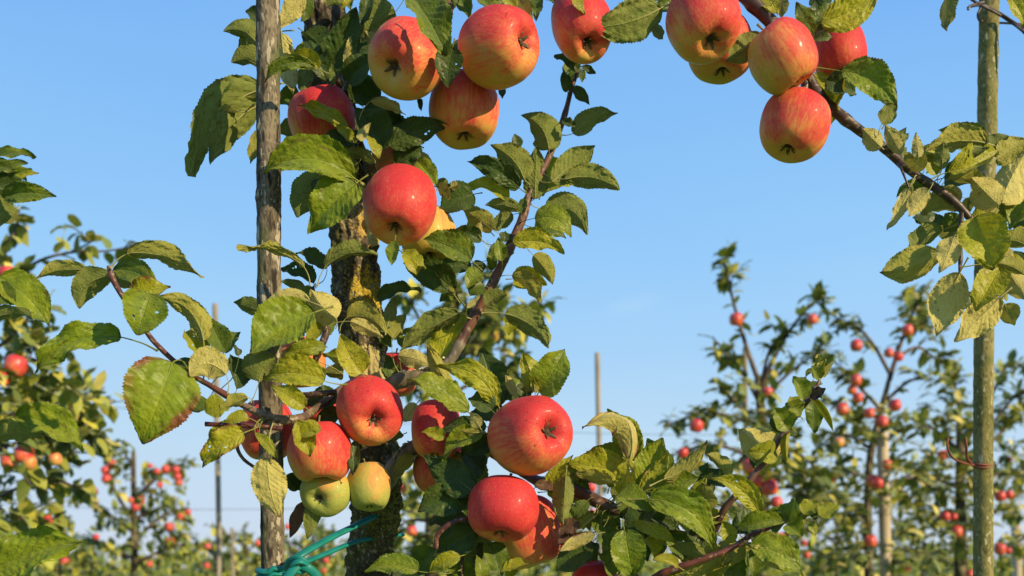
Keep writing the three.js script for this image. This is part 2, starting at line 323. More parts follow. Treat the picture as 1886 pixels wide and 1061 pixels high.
//@@TREE
// ------------------------------------------------------------------ the apple tree in front
const LEAVES = [];
const barkC = (q, n, an, t, dir) => {
  const f1 = fbm(q.x * 45, q.y * 24, q.z * 45, 4), f2 = fbm(q.x * 170, q.y * 130, q.z * 170, 3), f3 = fbm(q.x * 24 + 9, q.y * 24, q.z * 24, 3), f4 = fbm(q.x * 420, q.y * 330, q.z * 420, 2);
  let c = mix3([.026, .020, .014], [.130, .100, .066], clamp(.42 + 1.3 * f1 + 1.5 * f2 + .8 * f4));
  c = mix3(c, [.085, .090, .026], sstep(-.02, .28, f3 + .5 * f4) * .7);
  if (f2 + .4 * f1 + .35 * f4 > .25) c = mix3(c, [.30, .27, .15], .75);           // pale crusts of lichen
  const at = (px, py, r) => { const w = P(px, py, 1.1); return Math.hypot(q.x - w.x, (q.y - w.y) * .8) / (r * PX(1.1)); };
  if (q.z > -1.13) {
    const m = 2.2 * f2 + 1.6 * f4;
    if (at(677, 541, 32) + m < .95) c = mix3(c, f4 > -.05 ? [.48, .35, .04] : [.24, .18, .03], .85);
    if (at(676, 400, 26) + m + f1 < .8) c = mix3(c, [.52, .34, .06], .8);
    if (at(655, 375, 44) + m + 1.5 * f1 < .5) c = mix3(c, [.33, .22, .11], .7);
    if (at(725, 920, 70) + m + f1 < .95) c = mix3(c, f4 > 0 ? [.19, .18, .045] : [.06, .065, .022], .85);
    if (at(684, 690, 44) + m + f1 < .85) c = mix3(c, [.40, .34, .14], .8);
  }
  return c;
};
const ORG = ground(684, 1.12);
const tree = thing('apple_tree', 'tall lichen-covered apple tree laden with red apples, tied to the weathered grey stake', 'tree', ORG);
const Q = (px, py, d, r) => ({ p: P(px, py, d), r: r * PX(d) });
const trunk = part(tree, 'trunk', limb([Q(588, -260, 1.13, 34), Q(596, -20, 1.12, 37), Q(604, 120, 1.12, 38), Q(632, 300, 1.12, 40), Q(650, 410, 1.12, 42), Q(655, 500, 1.12, 43), Q(663, 580, 1.12, 40), Q(676, 660, 1.12, 34), Q(684, 760, 1.12, 36), Q(692, 860, 1.12, 40), Q(694, 930, 1.12, 44), Q(684, 1000, 1.12, 40), Q(680, 1090, 1.12, 41), Q(680, 1500, 1.12, 44), { p: ORG.clone().setY(-.05), r: .034 }], { seg: 620, rad: 120, rough: .22, freq: 120, color: barkC, org: ORG }), barkMat);
const twigC = (lo, hi) => (q, n) => { const f = fbm(q.x * 90, q.y * 60, q.z * 90, 3); const c = mix3(lo, hi, clamp(.5 + 1.5 * f)); return fbm(q.x * 400, q.y * 300, q.z * 400, 2) > .22 ? mix3(c, [.36, .30, .22], .6) : c; };
const twigMat = mat({ roughness: .5, specularIntensity: .5, clearcoat: .25, clearcoatRoughness: .35 });
const BR = {};
function branch(key, pts, col = twigC([.055, .024, .017], [.15, .065, .040]), o = {}) {
  const g = limb(pts.map(q => Q(...q)), { seg: 110, rad: 14, rough: .12, freq: 90, knots: 26, color: col, org: ORG, ...o });
  BR[key] = { mesh: part(tree, 'branch', g, o.m ?? twigMat), curve: g.userData.curve, pts: g.userData.curve.getPoints(160) };
}
const grey = twigC([.10, .085, .06], [.24, .20, .13]), redd = twigC([.060, .020, .014], [.14, .050, .034]), dark = twigC([.028, .017, .013], [.085, .050, .035]);
const lowC = twigC([.07, .045, .030], [.20, .135, .085]), upC = twigC([.060, .026, .017], [.155, .066, .040]), sideC = twigC([.05, .026, .018], [.13, .065, .043]);
branch('up', [[690, 730, 1.11, 15], [735, 702, 1.10, 15], [790, 690, 1.09, 13], [828, 664, 1.08, 9.5], [858, 612, 1.08, 9], [886, 562, 1.08, 9], [912, 512, 1.08, 8.5], [938, 458, 1.08, 8], [962, 402, 1.08, 8.5], [975, 360, 1.08, 7.5], [1000, 312, 1.08, 6.5], [1022, 262, 1.08, 5.5], [1042, 205, 1.08, 5], [1052, 165, 1.08, 4.2], [1066, 125, 1.08, 3.2]], (q, n, a, t) => (t < .26 ? grey : upC)(q, n), { seg: 170 });
branch('low', [[668, 700, 1.10, 10], [620, 722, 1.03, 6], [575, 758, 1.0, 6.5], [545, 772, .965, 9], [512, 772, .958, 8.5], [480, 762, .955, 7], [440, 742, .955, 6], [395, 715, .955, 5.2], [350, 688, .955, 5], [315, 660, .955, 4.8], [280, 625, .955, 4.6], [250, 582, .955, 4.6], [222, 540, .955, 5], [206, 510, .955, 5], [200, 490, .955, 4]], (q, n, a, t) => (t < .42 ? lowC : redd)(q, n), { seg: 150 });
branch('arch', [[590, -240, 1.13, 24], [800, -300, 1.11, 20], [1100, -220, 1.08, 17], [1300, -70, 1.06, 15], [1395, 14, 1.05, 13], [1430, 52, 1.05, 12.5], [1482, 132, 1.05, 11.5], [1512, 180, 1.05, 11], [1560, 222, 1.05, 9.5], [1622, 268, 1.05, 8.5], [1682, 318, 1.05, 7.8], [1722, 345, 1.05, 8], [1762, 376, 1.05, 7.5], [1794, 410, 1.05, 5.5]], dark, { seg: 220 });
branch('hang', [[1772, 388, 1.05, 4.5], [1769, 420, 1.05, 3.6], [1769, 455, 1.05, 3.4], [1769, 480, 1.05, 4.5], [1767, 503, 1.05, 2]], dark, { seg: 40 });
branch('side', [[698, 905, 1.11, 19], [728, 862, 1.085, 17], [765, 824, 1.07, 14], [850, 806, 1.065, 9], [930, 850, 1.07, 8], [1004, 893, 1.04, 10], [1060, 905, 1.02, 12], [1122, 934, 1.01, 12], [1190, 962, 1.01, 8], [1260, 985, 1.01, 6], [1310, 982, 1.0, 6], [1334, 938, .99, 6.5], [1378, 889, .98, 6.5], [1426, 824, .98, 6], [1470, 760, .98, 5.2], [1510, 702, .98, 3.6]], (q, n, a, t) => (t < .2 ? grey : sideC)(q, n), { seg: 230 });
branch('low_right', [[1120, 936, 1.02, 8], [1150, 1010, 1.01, 7], [1180, 1075, 1.0, 7], [1220, 1056, .98, 6.5], [1300, 1028, .97, 6], [1345, 1011, .97, 5.5], [1390, 983, .97, 5], [1448, 960, .97, 4]], twigC([.075, .025, .018], [.16, .05, .035]), { seg: 130 });
branch('spur', [[560, 705, 1.04, 6], [590, 640, 1.03, 7], [600, 610, 1.03, 6.5], [588, 575, 1.03, 5], [575, 530, 1.03, 4]], dark);
branch('spur2', [[690, 330, 1.09, 8], [680, 300, 1.06, 8], [665, 270, 1.04, 7], [662, 250, 1.03, 4]], dark);
branch('spur3', [[620, 170, 1.09, 9], [625, 150, 1.06, 8], [612, 138, 1.05, 6]], dark);
branch('top_spur', [[620, -120, 1.12, 14], [720, -80, 1.05, 10], [790, -35, 1.0, 8], [840, -25, 1.0, 7], [930, -40, 1.0, 6], [1000, -30, 1.01, 5]], dark);
branch('stub', [[620, 722, 1.0, 5], [560, 728, 1.0, 5.5], [505, 735, 1.03, 5]], dark);
branch('twig', [[520, 790, .955, 4.5], [474, 785, .95, 4.5], [420, 783, .945, 4.5], [378, 781, .945, 4.6]], twigC([.06, .018, .015], [.12, .035, .03]), { seg: 50 });
branch('twig2', [[492, 772, .955, 3.5], [455, 798, .95, 3.2], [437, 820, .95, 3.2], [446, 843, .95, 3.2], [470, 862, .96, 3]], dark, { seg: 50 });
branch('twig3', [[885, 962, 1.0, 3], [862, 955, .98, 4], [830, 965, .975, 5], [806, 985, .975, 5], [803, 1012, .975, 4]], redd, { seg: 50 });
branch('twig4', [[858, 960, 1.0, 3.5], [860, 990, 1.0, 3.2], [851, 1030, 1.0, 3.2], [852, 1080, 1.0, 3]], dark, { seg: 40 });
branch('petiole_twig', [[1655, 300, 1.04, 2.6], [1664, 320, 1.03, 2.2], [1674, 346, 1.03, 1.8]], dark, { seg: 30 });
branch('tip_twig', [[1478, 752, .98, 3.2], [1490, 738, .975, 3], [1496, 732, .975, 2.4]], dark, { seg: 24 });
branch('stem_twig', [[1484, 150, 1.05, 7], [1481, 168, 1.05, 8], [1476, 180, 1.05, 6]], dark, { seg: 24 });

// lichen and moss tufts on the trunk and the old side limb
{
  const gs = [], tuft = (x, y, z, s, c, nrm) => {
    const n = 5 + Math.floor(rnd() * 4), pos = [0, 0, 0], uv = [0, 0], col = [...c], idx = [];
    for (let i = 0; i <= n; i++) { const a = i / n * 6.283, r = s * rr(.6, 1.15); pos.push(Math.cos(a) * r, Math.sin(a) * r, s * rr(.15, .7)); uv.push(0, 0); const k = rr(.8, 1.25); col.push(c[0] * k, c[1] * k, c[2] * k); if (i) idx.push(0, i, i + 1); }
    const g = geom(pos, idx, uv, col); g.applyQuaternion(new THREE.Quaternion().setFromUnitVectors(V(0, 0, 1), nrm)); g.translate(x - ORG.x, y - ORG.y, z - ORG.z); gs.push(g);
  };
  const tp = trunk.geometry.attributes.position, tnm = trunk.geometry.attributes.normal;
  const zone = (px, py, rad, n, s, cs) => {
    let k = 0, tries = 0;
    while (k < n && tries++ < 60000) {
      const i = Math.floor(rnd() * tp.count), x = tp.getX(i) + ORG.x, y = tp.getY(i) + ORG.y, z = tp.getZ(i) + ORG.z;
      if (tnm.getZ(i) < -.1) continue; const w = P(px, py, -z); if (Math.hypot(x - w.x, y - w.y) > rad * PX(-z) * Math.sqrt(rnd())) continue;
      const nm = V(tnm.getX(i), tnm.getY(i), tnm.getZ(i)).add(V(rr(-.6, .6), rr(-.6, .6), rr(-.6, .6))).normalize();
      tuft(x, y, z, s * rr(.6, 1.4), cs[Math.floor(rnd() * cs.length)], nm); k++;
    }
  };
  const pale = [[.42, .42, .29], [.33, .35, .22], [.5, .47, .33]], gold = [[.50, .37, .05], [.42, .30, .04], [.56, .43, .08]], moss = [[.10, .115, .035], [.15, .15, .05], [.06, .07, .025], [.28, .27, .12]];
  zone(640, 500, 45, 60, .0017, pale); zone(650, 590, 40, 40, .0015, pale); zone(677, 541, 24, 150, .0016, gold); zone(600, 30, 50, 60, .0019, pale); zone(690, 700, 40, 70, .0019, pale);
  zone(660, 440, 40, 25, .0016, pale); zone(676, 400, 20, 40, .0015, gold); zone(720, 900, 62, 420, .0030, moss); zone(715, 985, 22, 60, .0030, gold.concat(pale)); zone(700, 850, 50, 160, .0026, moss); zone(700, 990, 60, 160, .002, moss);
  const C = BR.side.curve; for (let i = 0; i < 300; i++) { const c = C.getPoint(rr(0, .13)), a = rr(0, 6.28), n = V(Math.cos(a), Math.sin(a), .6).normalize(); c.addScaledVector(n, .0085); tuft(c.x, c.y, c.z, .0022 * rr(.6, 1.5), rnd() < .5 ? pale[i % 3] : moss[i % 4], n); }
  const C2 = BR.up.curve; for (let i = 0; i < 260; i++) { const c = C2.getPoint(rr(.02, .2)), a = rr(0, 6.28), n = V(Math.cos(a), Math.sin(a), .6).normalize(); c.addScaledVector(n, .0078); tuft(c.x, c.y, c.z, .002 * rr(.6, 1.5), rnd() < .55 ? pale[i % 3] : rnd() < .4 ? gold[i % 3] : moss[i % 4], n); }
  part(tree, 'lichen', mergeGeometries(gs), mat({ roughness: 1, side: THREE.DoubleSide, specularIntensity: .2 }), { kind: 'stuff' });
}

// leaves. One line each: tone, stalk end x y, tip x y, width, bow upwards, then options:
// dN distance, aN tilt, fN fold, zN tip nearer (+) or farther, bN browned edge, rN rolled, xN yN where the stalk leaves its twig. "@ branch distance" opens a cluster.
function readLeaves(text, owner, org, brs, fill) {
  let key = null, D = 1; const extra = {};
  for (const line of text.trim().split('\n')) {
    const k = line.trim().split(/\s+/);
    if (k[0] === '@') { key = k[1]; D = +k[2]; continue; }
    const [bx, by, tx, ty, w, bow] = k.slice(1, 7).map(Number), o = {};
    for (const e of k.slice(7)) o[e[0]] = +e.slice(1);
    const d = (o.d ?? D) + rr(-.008, .008), L = Math.hypot(tx - bx, ty - by);
    const B = P(bx, by, d), T = P(tx, ty, d - (o.z ?? rr(-.22, .30) * L) * PX(d));
    let from = null;
    if (o.x) from = P(o.x, o.y, d + .004);
    else if (brs[key]) { let best = .05; for (const q of brs[key].pts) { const e = q.distanceTo(B); if (e < best) { best = e; from = q; } } if (from && best < .004) from = null; }
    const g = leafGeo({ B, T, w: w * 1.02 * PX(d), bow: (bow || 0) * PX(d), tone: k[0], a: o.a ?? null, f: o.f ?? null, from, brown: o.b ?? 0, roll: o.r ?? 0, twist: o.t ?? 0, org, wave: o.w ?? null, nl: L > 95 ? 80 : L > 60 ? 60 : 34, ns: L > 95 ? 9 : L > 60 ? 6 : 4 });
    const holed = M.hole && k[0] !== 'k' && k[0] !== 'x' && L > 45 && !'upo'.includes(k[0]) && rnd() < .16;
    if (fill && L < 25 && k[0] !== 'k') (extra['upo'.includes(k[0]) ? 'under' : 'top'] ??= []).push(g);
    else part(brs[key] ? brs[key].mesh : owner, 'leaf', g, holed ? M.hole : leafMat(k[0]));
    if (fill && L > 26 && rnd() < fill[key] && !(bx > 590 && bx < 715 && by > 360 && by < 640)) {      // smaller leaves crowded in behind
      const a = Math.atan2(ty - by, tx - bx) + rr(.4, 1.3) * (rnd() < .5 ? -1 : 1), l = L * rr(.55, .95), bx2 = bx + rr(-8, 8), by2 = by + rr(-8, 8), d2 = d + rr(.03, .065), tone2 = rnd() < .3 ? 'd' : rnd() < .5 ? 'g' : rnd() < .5 ? 'u' : 'Y';
      (extra[tone2 === 'u' ? 'under' : 'top'] ??= []).push(leafGeo({ B: P(bx2, by2, d2), T: P(bx2 + Math.cos(a) * l, by2 + Math.sin(a) * l, d2 - rr(-.2, .3) * l * PX(d)), w: l * rr(.5, .75) * PX(d), bow: rr(-2, 12) * PX(d), tone: tone2, org, nl: 30, ns: 4 }));
    }
  }
  for (const e in extra) part(owner, 'foliage', mergeGeometries(extra[e]), M[e], { kind: 'stuff' });
}
readLeaves(`
@ spur3 1.07
u 484 163 356 326 66 30 a-30
u 482 192 388 302 56 16
o 440 205 395 212 16 3 d1.05
d 470 180 420 250 50 12 d1.09
u 480 92 411 58 42 16
d 478 40 452 22 26 6
u 480 126 426 116 34 10
p 558 -14 516 52 36 0
p 518 60 541 174 36 -4
Y 545 92 528 130 28 0
g 581 124 486 153 25 20 d.955 a10
u 562 116 560 174 30 0 a-10
Y 570 80 545 120 22 0 d1.09
d 600 150 557 66 38 4 d1.05
d 602 142 657 14 56 -4 d1.045 a20
p 637 126 656 48 20 0 d1.03
d 640 152 692 108 46 4 d1.04
d 650 172 704 180 44 4 d1.05
d 645 100 690 60 40 4 d1.07
d 652 190 700 150 46 4 d1.075
d 560 60 600 100 40 0 d1.075
g 550 182 514 192 36 6
u 547 236 513 246 32 4
o 482 238 461 302 24 0 d1.05
g 612 156 610 116 13 0 d1.03
Y 655 -10 630 18 26 0
u 630 -30 600 10 40 0 d1.05
@ top_spur .97
u 728 22 668 74 54 6 d1.04
d 682 -12 667 48 24 0 d1.03
d 700 -20 690 30 30 0 d1.05
p 668 52 690 82 20 0 d1.05
d 735 -30 790 20 44 4 d1.0
g 754 -12 822 104 66 6 d.945 f30 a26 z10
G 775 20 817 104 20 0 d.947 a-5
d 833 88 824 162 50 2 d.962 a5 f12
g 842 -16 868 35 30 0 d1.03
d 800 -30 812 40 40 0 d1.03
g 880 -20 905 22 34 0 d1.02
Y 926 -14 956 22 26 0 d.99
g 900 -30 930 16 36 0 d1.03
o 950 -12 978 37 27 0 d1.0
g 992 -14 987 38 24 0 d1.0
x 815 -12 833 30 16 0 d1.02
d 770 180 776 205 10 0 d1.03
d 918 160 925 182 14 0 d1.06
@ spur2 1.02
Y 643 240 548 193 27 7 a25
Y 656 263 618 229 19 0
p 660 257 683 226 17 0 d1.0
Y 676 250 698 293 19 3 d1.01
d 702 280 655 200 60 2 d1.03
d 655 265 625 230 34 0 d1.035
d 640 262 590 280 34 8 d1.035
G 655 330 484 320 62 30 d.985 a28 f18 z20
u 592 320 548 400 54 6 d1.05 a-8
d 610 330 590 380 50 0 d1.045
G 655 338 571 429 74 6 d.985 a22 f22 x678 y322
p 655 335 673 367 22 0 d1.0
d 716 270 828 232 50 10 d1.04 a16
d 672 206 742 230 54 4 d1.05
p 683 186 746 212 20 5 d1.02 b.5
d 690 225 760 260 50 4 d1.06
d 770 264 728 311 46 4 d1.045
p 764 282 796 314 30 0 d1.07
G 768 298 806 346 32 3 d1.05
o 806 345 828 368 22 4 d1.05
u 692 300 628 280 22 5 d1.03
u 660 300 640 318 24 2 d1.03
p 692 408 685 457 26 0 d1.06
G 727 444 722 489 24 0 d.98
Y 741 464 784 496 20 2 d1.0
g 868 480 780 440 50 6 d1.03 a30
d 836 538 742 484 54 10 d1.06 a5
o 838 545 800 500 24 0 d1.06
@ spur 1.02
o 560 492 438 462 17 17 d.955 a-40 x571 y526
d 602 494 544 466 28 6 d1.04
d 578 522 517 496 30 5 d1.05
u 560 540 515 519 20 5 d1.05
u 598 493 694 470 26 14 d1.0 a-35 x585 y528
p 619 587 573 533 60 -4 d.99 a0 x618 y606
p 571 556 481 577 36 14 d.965 a-6
u 480 572 430 556 32 0 d1.04
g 575 600 555 545 34 0 d1.04
G 580 575 461 652 80 6 d.962 a30 f16
Y 594 600 564 630 26 2 d1.0
g 610 615 580 560 34 0 d1.05
o 639 585 709 613 44 14 d1.04 a-20 x625 y615
p 645 592 706 622 26 2 d1.03 b.3
Y 667 688 628 617 52 -4 d.985 a10 f14
Y 648 670 594 654 28 4 d1.0
u 477 703 512 660 64 8 d.95 a-14 x462 y742
G 600 640 520 652 30 4 d1.01
Y 597 702 484 700 52 14 d.945 a24 x640 y708
Y 562 750 500 712 36 2 d.95
d 622 735 566 749 40 4 d1.02
d 625 765 584 775 34 4 d1.03
u 632 690 594 690 28 2 d1.04
@ up 1.07
d 696 553 776 538 24 13 d1.09
u 713 602 728 545 24 0 d1.09 a-5
o 722 622 748 577 30 0 d1.085
u 846 577 738 648 44 6 a-18
p 734 656 797 676 34 5 d1.07
g 700 600 720 640 30 0 d1.1
g 740 640 770 600 34 0 d1.1
g 730 700 700 650 30 0 d1.12
o 838 726 786 629 30 -4 d1.03 a5
Y 918 748 806 676 44 24 d1.0 a20
G 862 758 750 697 46 9 d.99 a35
d 906 756 862 734 42 4 d1.0
G 993 722 1040 642 64 -3 d.99 a8 z5 f14
Y 970 724 963 650 17 0 d1.0
o 986 724 979 680 16 0 d.99
p 948 730 930 690 17 3 d1.0
d 955 745 975 705 36 0 d1.02
d 930 770 866 760 40 4 d1.03
g 900 740 940 700 40 0 d1.04
d 895 786 806 798 28 6 d1.0
Y 820 806 776 796 24 2 d.985
p 884 787 866 759 22 0 d.97
G 892 798 815 850 34 12 d.97 a30 f24
o 884 796 846 792 12 -3 d.965
d 902 814 850 842 48 4 d1.0
d 872 906 780 838 62 0 d.985 a4 f10
d 864 918 769 942 62 8 d1.0 a6
d 890 870 850 830 46 0 d1.02
@ up 1.07
u 1011 276 961 213 56 14 a-6
u 1055 246 1138 209 36 10 a-12
d 1036 222 1063 233 15 0
d 1056 160 1086 192 21 0
d 1045 168 1037 131 21 0
d 1065 130 1020 104 24 4
d 1066 122 1050 100 16 0
d 1072 122 1097 136 13 0
u 1016 335 1096 268 50 0 a-4 z-20
u 1040 330 1141 350 44 12 a-10
d 956 346 860 297 40 10 a4
u 966 330 904 268 56 10 a-4
d 955 272 948 246 20 0
u 985 366 988 270 46 0 a0
u 992 358 1008 296 30 0 d1.08
u 978 350 1010 345 24 0 d1.09
Y 936 369 858 346 28 11
d 872 358 812 392 54 4 d1.06
p 830 345 846 340 16 0 d1.05
o 906 422 848 380 36 0 a-18
u 956 386 893 378 24 4
d 886 443 837 424 28 4 x910 y453
p 880 430 885 408 14 0
u 1005 386 1080 432 52 22 d1.09 a-8
G 985 402 1052 438 44 16 d1.05 a32
g 985 420 1042 440 30 8 d1.08
Y 945 447 1040 465 36 10 d1.04 a24
d 930 446 930 426 22 0
G 925 482 917 438 24 0 d1.05
g 960 394 968 360 18 0 d1.05
o 982 470 1018 524 34 4 x962 y448
o 943 507 994 560 30 11 x915 y512 b.4
u 930 578 1011 642 46 13 a-14 x888 y577
Y 930 584 936 618 28 0 d1.08
u 893 562 934 543 28 5 d1.06
G 888 505 860 532 30 4 d1.06
g 890 525 866 545 34 4 d1.07
g 905 498 910 446 20 0 d1.08
d 888 482 874 505 24 0 d1.09
p 860 567 884 544 10 0 d1.05
p 820 508 838 530 20 0 d1.09
u 945 395 900 420 30 0 d1.09
@ low .95
o 236 467 370 512 38 16 a-24 x204 y494
o 160 498 66 512 30 7 d.97 a-20 x203 y494
u 204 508 146 569 48 18 d.975 a-10 b.4
u 206 512 243 530 28 4 d.975
g 208 498 290 536 44 14 d.965 a12
Y 236 550 314 530 36 4 d.945 b.8
G 276 541 252 618 76 0 d.92 a4 f20
o 375 628 284 546 42 24 d.93 a-16 x374 y704
Y 378 650 339 610 40 0 d.95 b.3
g 415 650 383 583 44 0 d.945 a8
G 222 621 62 690 50 24 d.94 a26 f24 x290 y646
G 318 668 262 818 126 0 d.915 a2 f8 z10 b.75 w.03
d 352 660 330 700 40 0 d.95
p 416 690 350 694 60 22 d.925 a-4 x419 y725
d 436 717 424 652 40 0 d.955
d 440 655 432 636 12 0 d.955
g 382 736 354 758 28 0 d.96
Y 416 745 378 760 40 2 d.935 a20
o 456 732 404 758 24 2 d.93
Y 458 770 417 779 22 4 d.935 x478 y782
Y 449 797 372 862 46 12 d.93 a16 f26 b.7 x478 y785
Y 470 797 511 846 18 3 d.94
G 478 800 505 842 22 0 d.945
Y 546 776 572 842 42 2 d.93 a8
Y 590 790 550 806 28 3 d.932
p 492 843 515 953 62 -6 d.935 a-4 f10 b.25
d 556 896 520 878 34 0 d1.03
d 560 905 540 870 40 0 d1.04
u 582 924 566 993 32 0 d1.0 a-10
x 560 925 535 990 24 0 d1.03
d 655 812 650 876 22 0 d.99
p 767 744 744 777 30 0 d1.1
g 742 800 713 816 20 0 d1.06
o 763 841 724 872 26 0 d1.05
@ twig4 .98
G 770 1052 672 1054 36 13 d.98 a30
d 878 976 796 1024 60 0 d.99
g 800 1010 770 1060 50 0 d1.02
Y 848 1024 792 1052 30 3 d.975
G 886 1064 878 1022 26 0 d.98
g 900 1000 925 1064 44 0 d1.0
d 860 970 790 965 36 6 d1.03
Y 968 1039 922 1054 20 2 d.98
g 870 1070 820 1040 44 0 d1.0
d 910 1050 880 1000 44 0 d1.02
@ side 1.0
p 1160 852 1072 788 40 58 d.985 a40 b.7 f30
G 1158 852 1118 756 52 14 d1.0 a5
d 1128 840 1087 846 26 3 d1.03
Y 1146 872 1046 856 58 4 d.985 b.3
o 1130 890 1060 872 24 2 d.975 b.4
Y 1150 916 1158 838 38 0 d.98
G 1176 898 1220 806 58 -3 d.985 a6 b.4
Y 1180 906 1232 836 32 -3 d.975 b.4
o 1222 883 1303 812 30 -12 d.965 b.6
G 1204 916 1286 880 46 4 d.975 a30
G 1196 920 1313 1014 60 28 d.955 a24 f26
G 1138 914 1198 942 40 3 d.965
d 1165 946 1254 980 40 5 d1.0
d 1290 892 1326 864 28 0 d1.02
o 1300 944 1295 888 30 0 d.98
Y 1400 944 1308 880 38 14 d.955 a14
o 1340 882 1302 836 24 5 d1.0
Y 1275 940 1300 880 30 0 d.99
u 1042 878 1036 968 40 0 d.975 a-8
g 1082 922 1054 958 26 0 d.98
Y 1092 946 1056 975 26 0 d.985
x 1068 965 1030 985 28 4 d.975
x 1064 985 1028 1005 30 0 d.978
x 1050 968 1042 1002 26 0 d.982
p 1096 984 1030 1016 24 3 d.965 b.6
d 1092 998 1024 1052 50 0 d.975
G 1150 976 1166 1064 64 0 d.955 a4 f18
g 1108 974 1130 1014 40 0 d.98
Y 1164 964 1245 1001 26 6 d.965 b.4
Y 1190 974 1206 1030 36 0 d.975
u 1300 1026 1232 1006 28 5 d.97
o 1310 990 1240 960 40 0 d1.01
Y 1249 1044 1202 1032 20 3 d.96 b.6
o 1338 1016 1240 1062 44 -3 d.98
g 1230 985 1275 1040 40 0 d1.0
g 1055 930 1075 975 40 0 d1.02
g 1100 950 1140 990 50 0 d1.02
Y 1010 900 1056 838 30 4 d1.0
g 1040 890 1068 850 26 0 d1.0
x 985 892 1030 902 18 0 d1.0
G 1130 1060 1100 1020 44 0 d1.0
Y 1340 950 1300 965 30 0 d1.0
p 1432 842 1362 790 64 -2 d.97 a0
Y 1430 836 1378 832 40 0 d.968
G 1392 852 1420 828 26 0 d.965
G 1454 792 1425 750 38 0 d.97 w.14
G 1473 766 1446 744 28 3 d.97 w.16
Y 1470 760 1455 730 30 0 d.975 w.16
G 1480 736 1460 695 28 4 d.97 w.16
Y 1474 712 1484 694 18 0 d.97 w.16
Y 1494 732 1534 794 26 4 d.968 r2.4
Y 1455 798 1449 850 24 3 d.975 r2.2
g 1452 800 1470 796 12 0 d.97
k 1492 732 1521 716 20 0 d.965
G 1508 698 1495 674 20 0 d.975
Y 1512 696 1520 660 16 0 d.98 w.14
o 1516 694 1536 668 14 0 d.98
Y 1505 690 1508 650 14 0 d.985
@ low_right .97
G 1364 974 1446 962 32 7 d.955
G 1382 1004 1478 1062 54 13 d.955 a30
p 1388 1008 1442 1052 26 3 d.95
o 1330 1040 1385 1010 50 0 d.99
Y 1300 1060 1350 1030 40 0 d.985
Y 1350 1000 1330 960 30 0 d.96
G 1452 960 1464 918 34 0 d.96 w.16
G 1470 955 1490 925 30 0 d.965 w.16
Y 1480 948 1512 932 30 4 d.955 w.14
Y 1508 950 1546 930 30 0 d.96 w.16
G 1450 966 1478 988 36 0 d.955 w.12
Y 1494 962 1502 988 16 0 d.96
g 1440 940 1425 985 34 0 d.975
@ arch 1.03
u 1217 15 1088 51 70 -8 d1.0 a-8 f8
u 1198 46 1221 72 20 0 d1.03
g 1238 2 1126 -14 34 6 d1.03
g 1250 10 1190 22 24 0 d1.03
Y 1052 -14 1077 28 18 0 d.98
u 1402 62 1337 113 48 -3 d1.01 a-8
Y 1412 -18 1432 27 44 0 d1.04
u 1440 -10 1440 38 16 0 d1.03
g 1500 62 1466 4 34 0 d1.0 a10
g 1500 40 1540 5 26 0 d1.03
Y 1512 42 1618 -12 62 -6 d1.0 a8
d 1530 -15 1490 8 40 0 d1.06
g 1498 73 1534 68 18 2 d1.0
o 1495 120 1500 84 13 0 d1.01
G 1551 131 1652 197 54 13 d1.01 a26 b.35 x1500 y124
d 1522 148 1578 174 42 3 d1.04 x1496 y128
u 1624 228 1652 184 28 0 d1.03 b.3 x1618 y250
p 1624 272 1590 238 34 0
p 1660 283 1630 230 28 0
u 1655 270 1674 246 20 0
p 1692 290 1687 243 20 0 b.4
o 1702 312 1666 284 32 0
o 1818 264 1704 278 46 10 d1.05
u 1735 312 1738 260 28 0
Y 1726 322 1706 284 30 0 d1.07
Y 1746 317 1842 280 42 -6 d1.03 x1716 y330
u 1750 312 1822 272 22 6 d1.04
u 1820 274 1858 250 30 0 d1.06
o 1836 292 1895 256 46 0 d1.06
p 1842 374 1894 274 60 3 d1.06
G 1890 368 1860 422 46 0 d1.06
g 1900 400 1872 430 40 0 d1.08
o 1746 330 1812 356 32 8 d1.04 b.3
p 1840 379 1790 328 54 0 d1.05
p 1768 373 1728 344 34 0 d1.06
o 1762 389 1697 396 38 10 d1.06
p 1712 349 1674 399 34 2 d1.03 b.3
p 1676 344 1634 424 24 -3 d1.03 b.4
u 1676 350 1682 338 14 0 d1.03
Y 1797 400 1830 497 82 0 d1.02 a6 b.3
g 1768 396 1738 428 36 0 d1.07
u 1778 365 1788 390 22 0 d1.06
Y 1795 412 1842 386 32 4 d1.06
g 1800 380 1850 400 36 0 d1.09
o 1890 452 1846 445 40 5 d1.06
d 1895 470 1870 500 40 0 d1.08
@ hang 1.05
o 1734 464 1624 500 62 -8 d1.04 a-10 b.3
u 1736 424 1670 464 40 6 d1.07
p 1758 435 1734 500 44 0 d1.02 a-4
u 1760 415 1750 450 40 0 d1.08
p 1768 502 1727 618 66 4 d1.04 a-4 f8
Y 1842 494 1796 573 54 0 d1.04 a6
p 1842 548 1762 629 58 0 d1.05 a-4
p 1838 456 1866 494 32 0 d1.05
o 1888 506 1836 484 30 4 d1.05
p 1860 504 1890 552 40 0 d1.06
o 1850 540 1870 510 40 0 d1.07
o 1850 560 1868 600 36 0 d1.07
Y 1840 500 1890 480 34 0 d1.07
@ tip 1.02
u 1746 -12 1744 57 30 -2 b.3
Y 1858 -8 1890 54 26 4
`, tree, ORG, BR, { spur3: .45, top_spur: .4, spur2: .35, spur: .3, up: .35, low: .1, twig4: .8, side: 1, low_right: .8, arch: .45, hang: .6 });

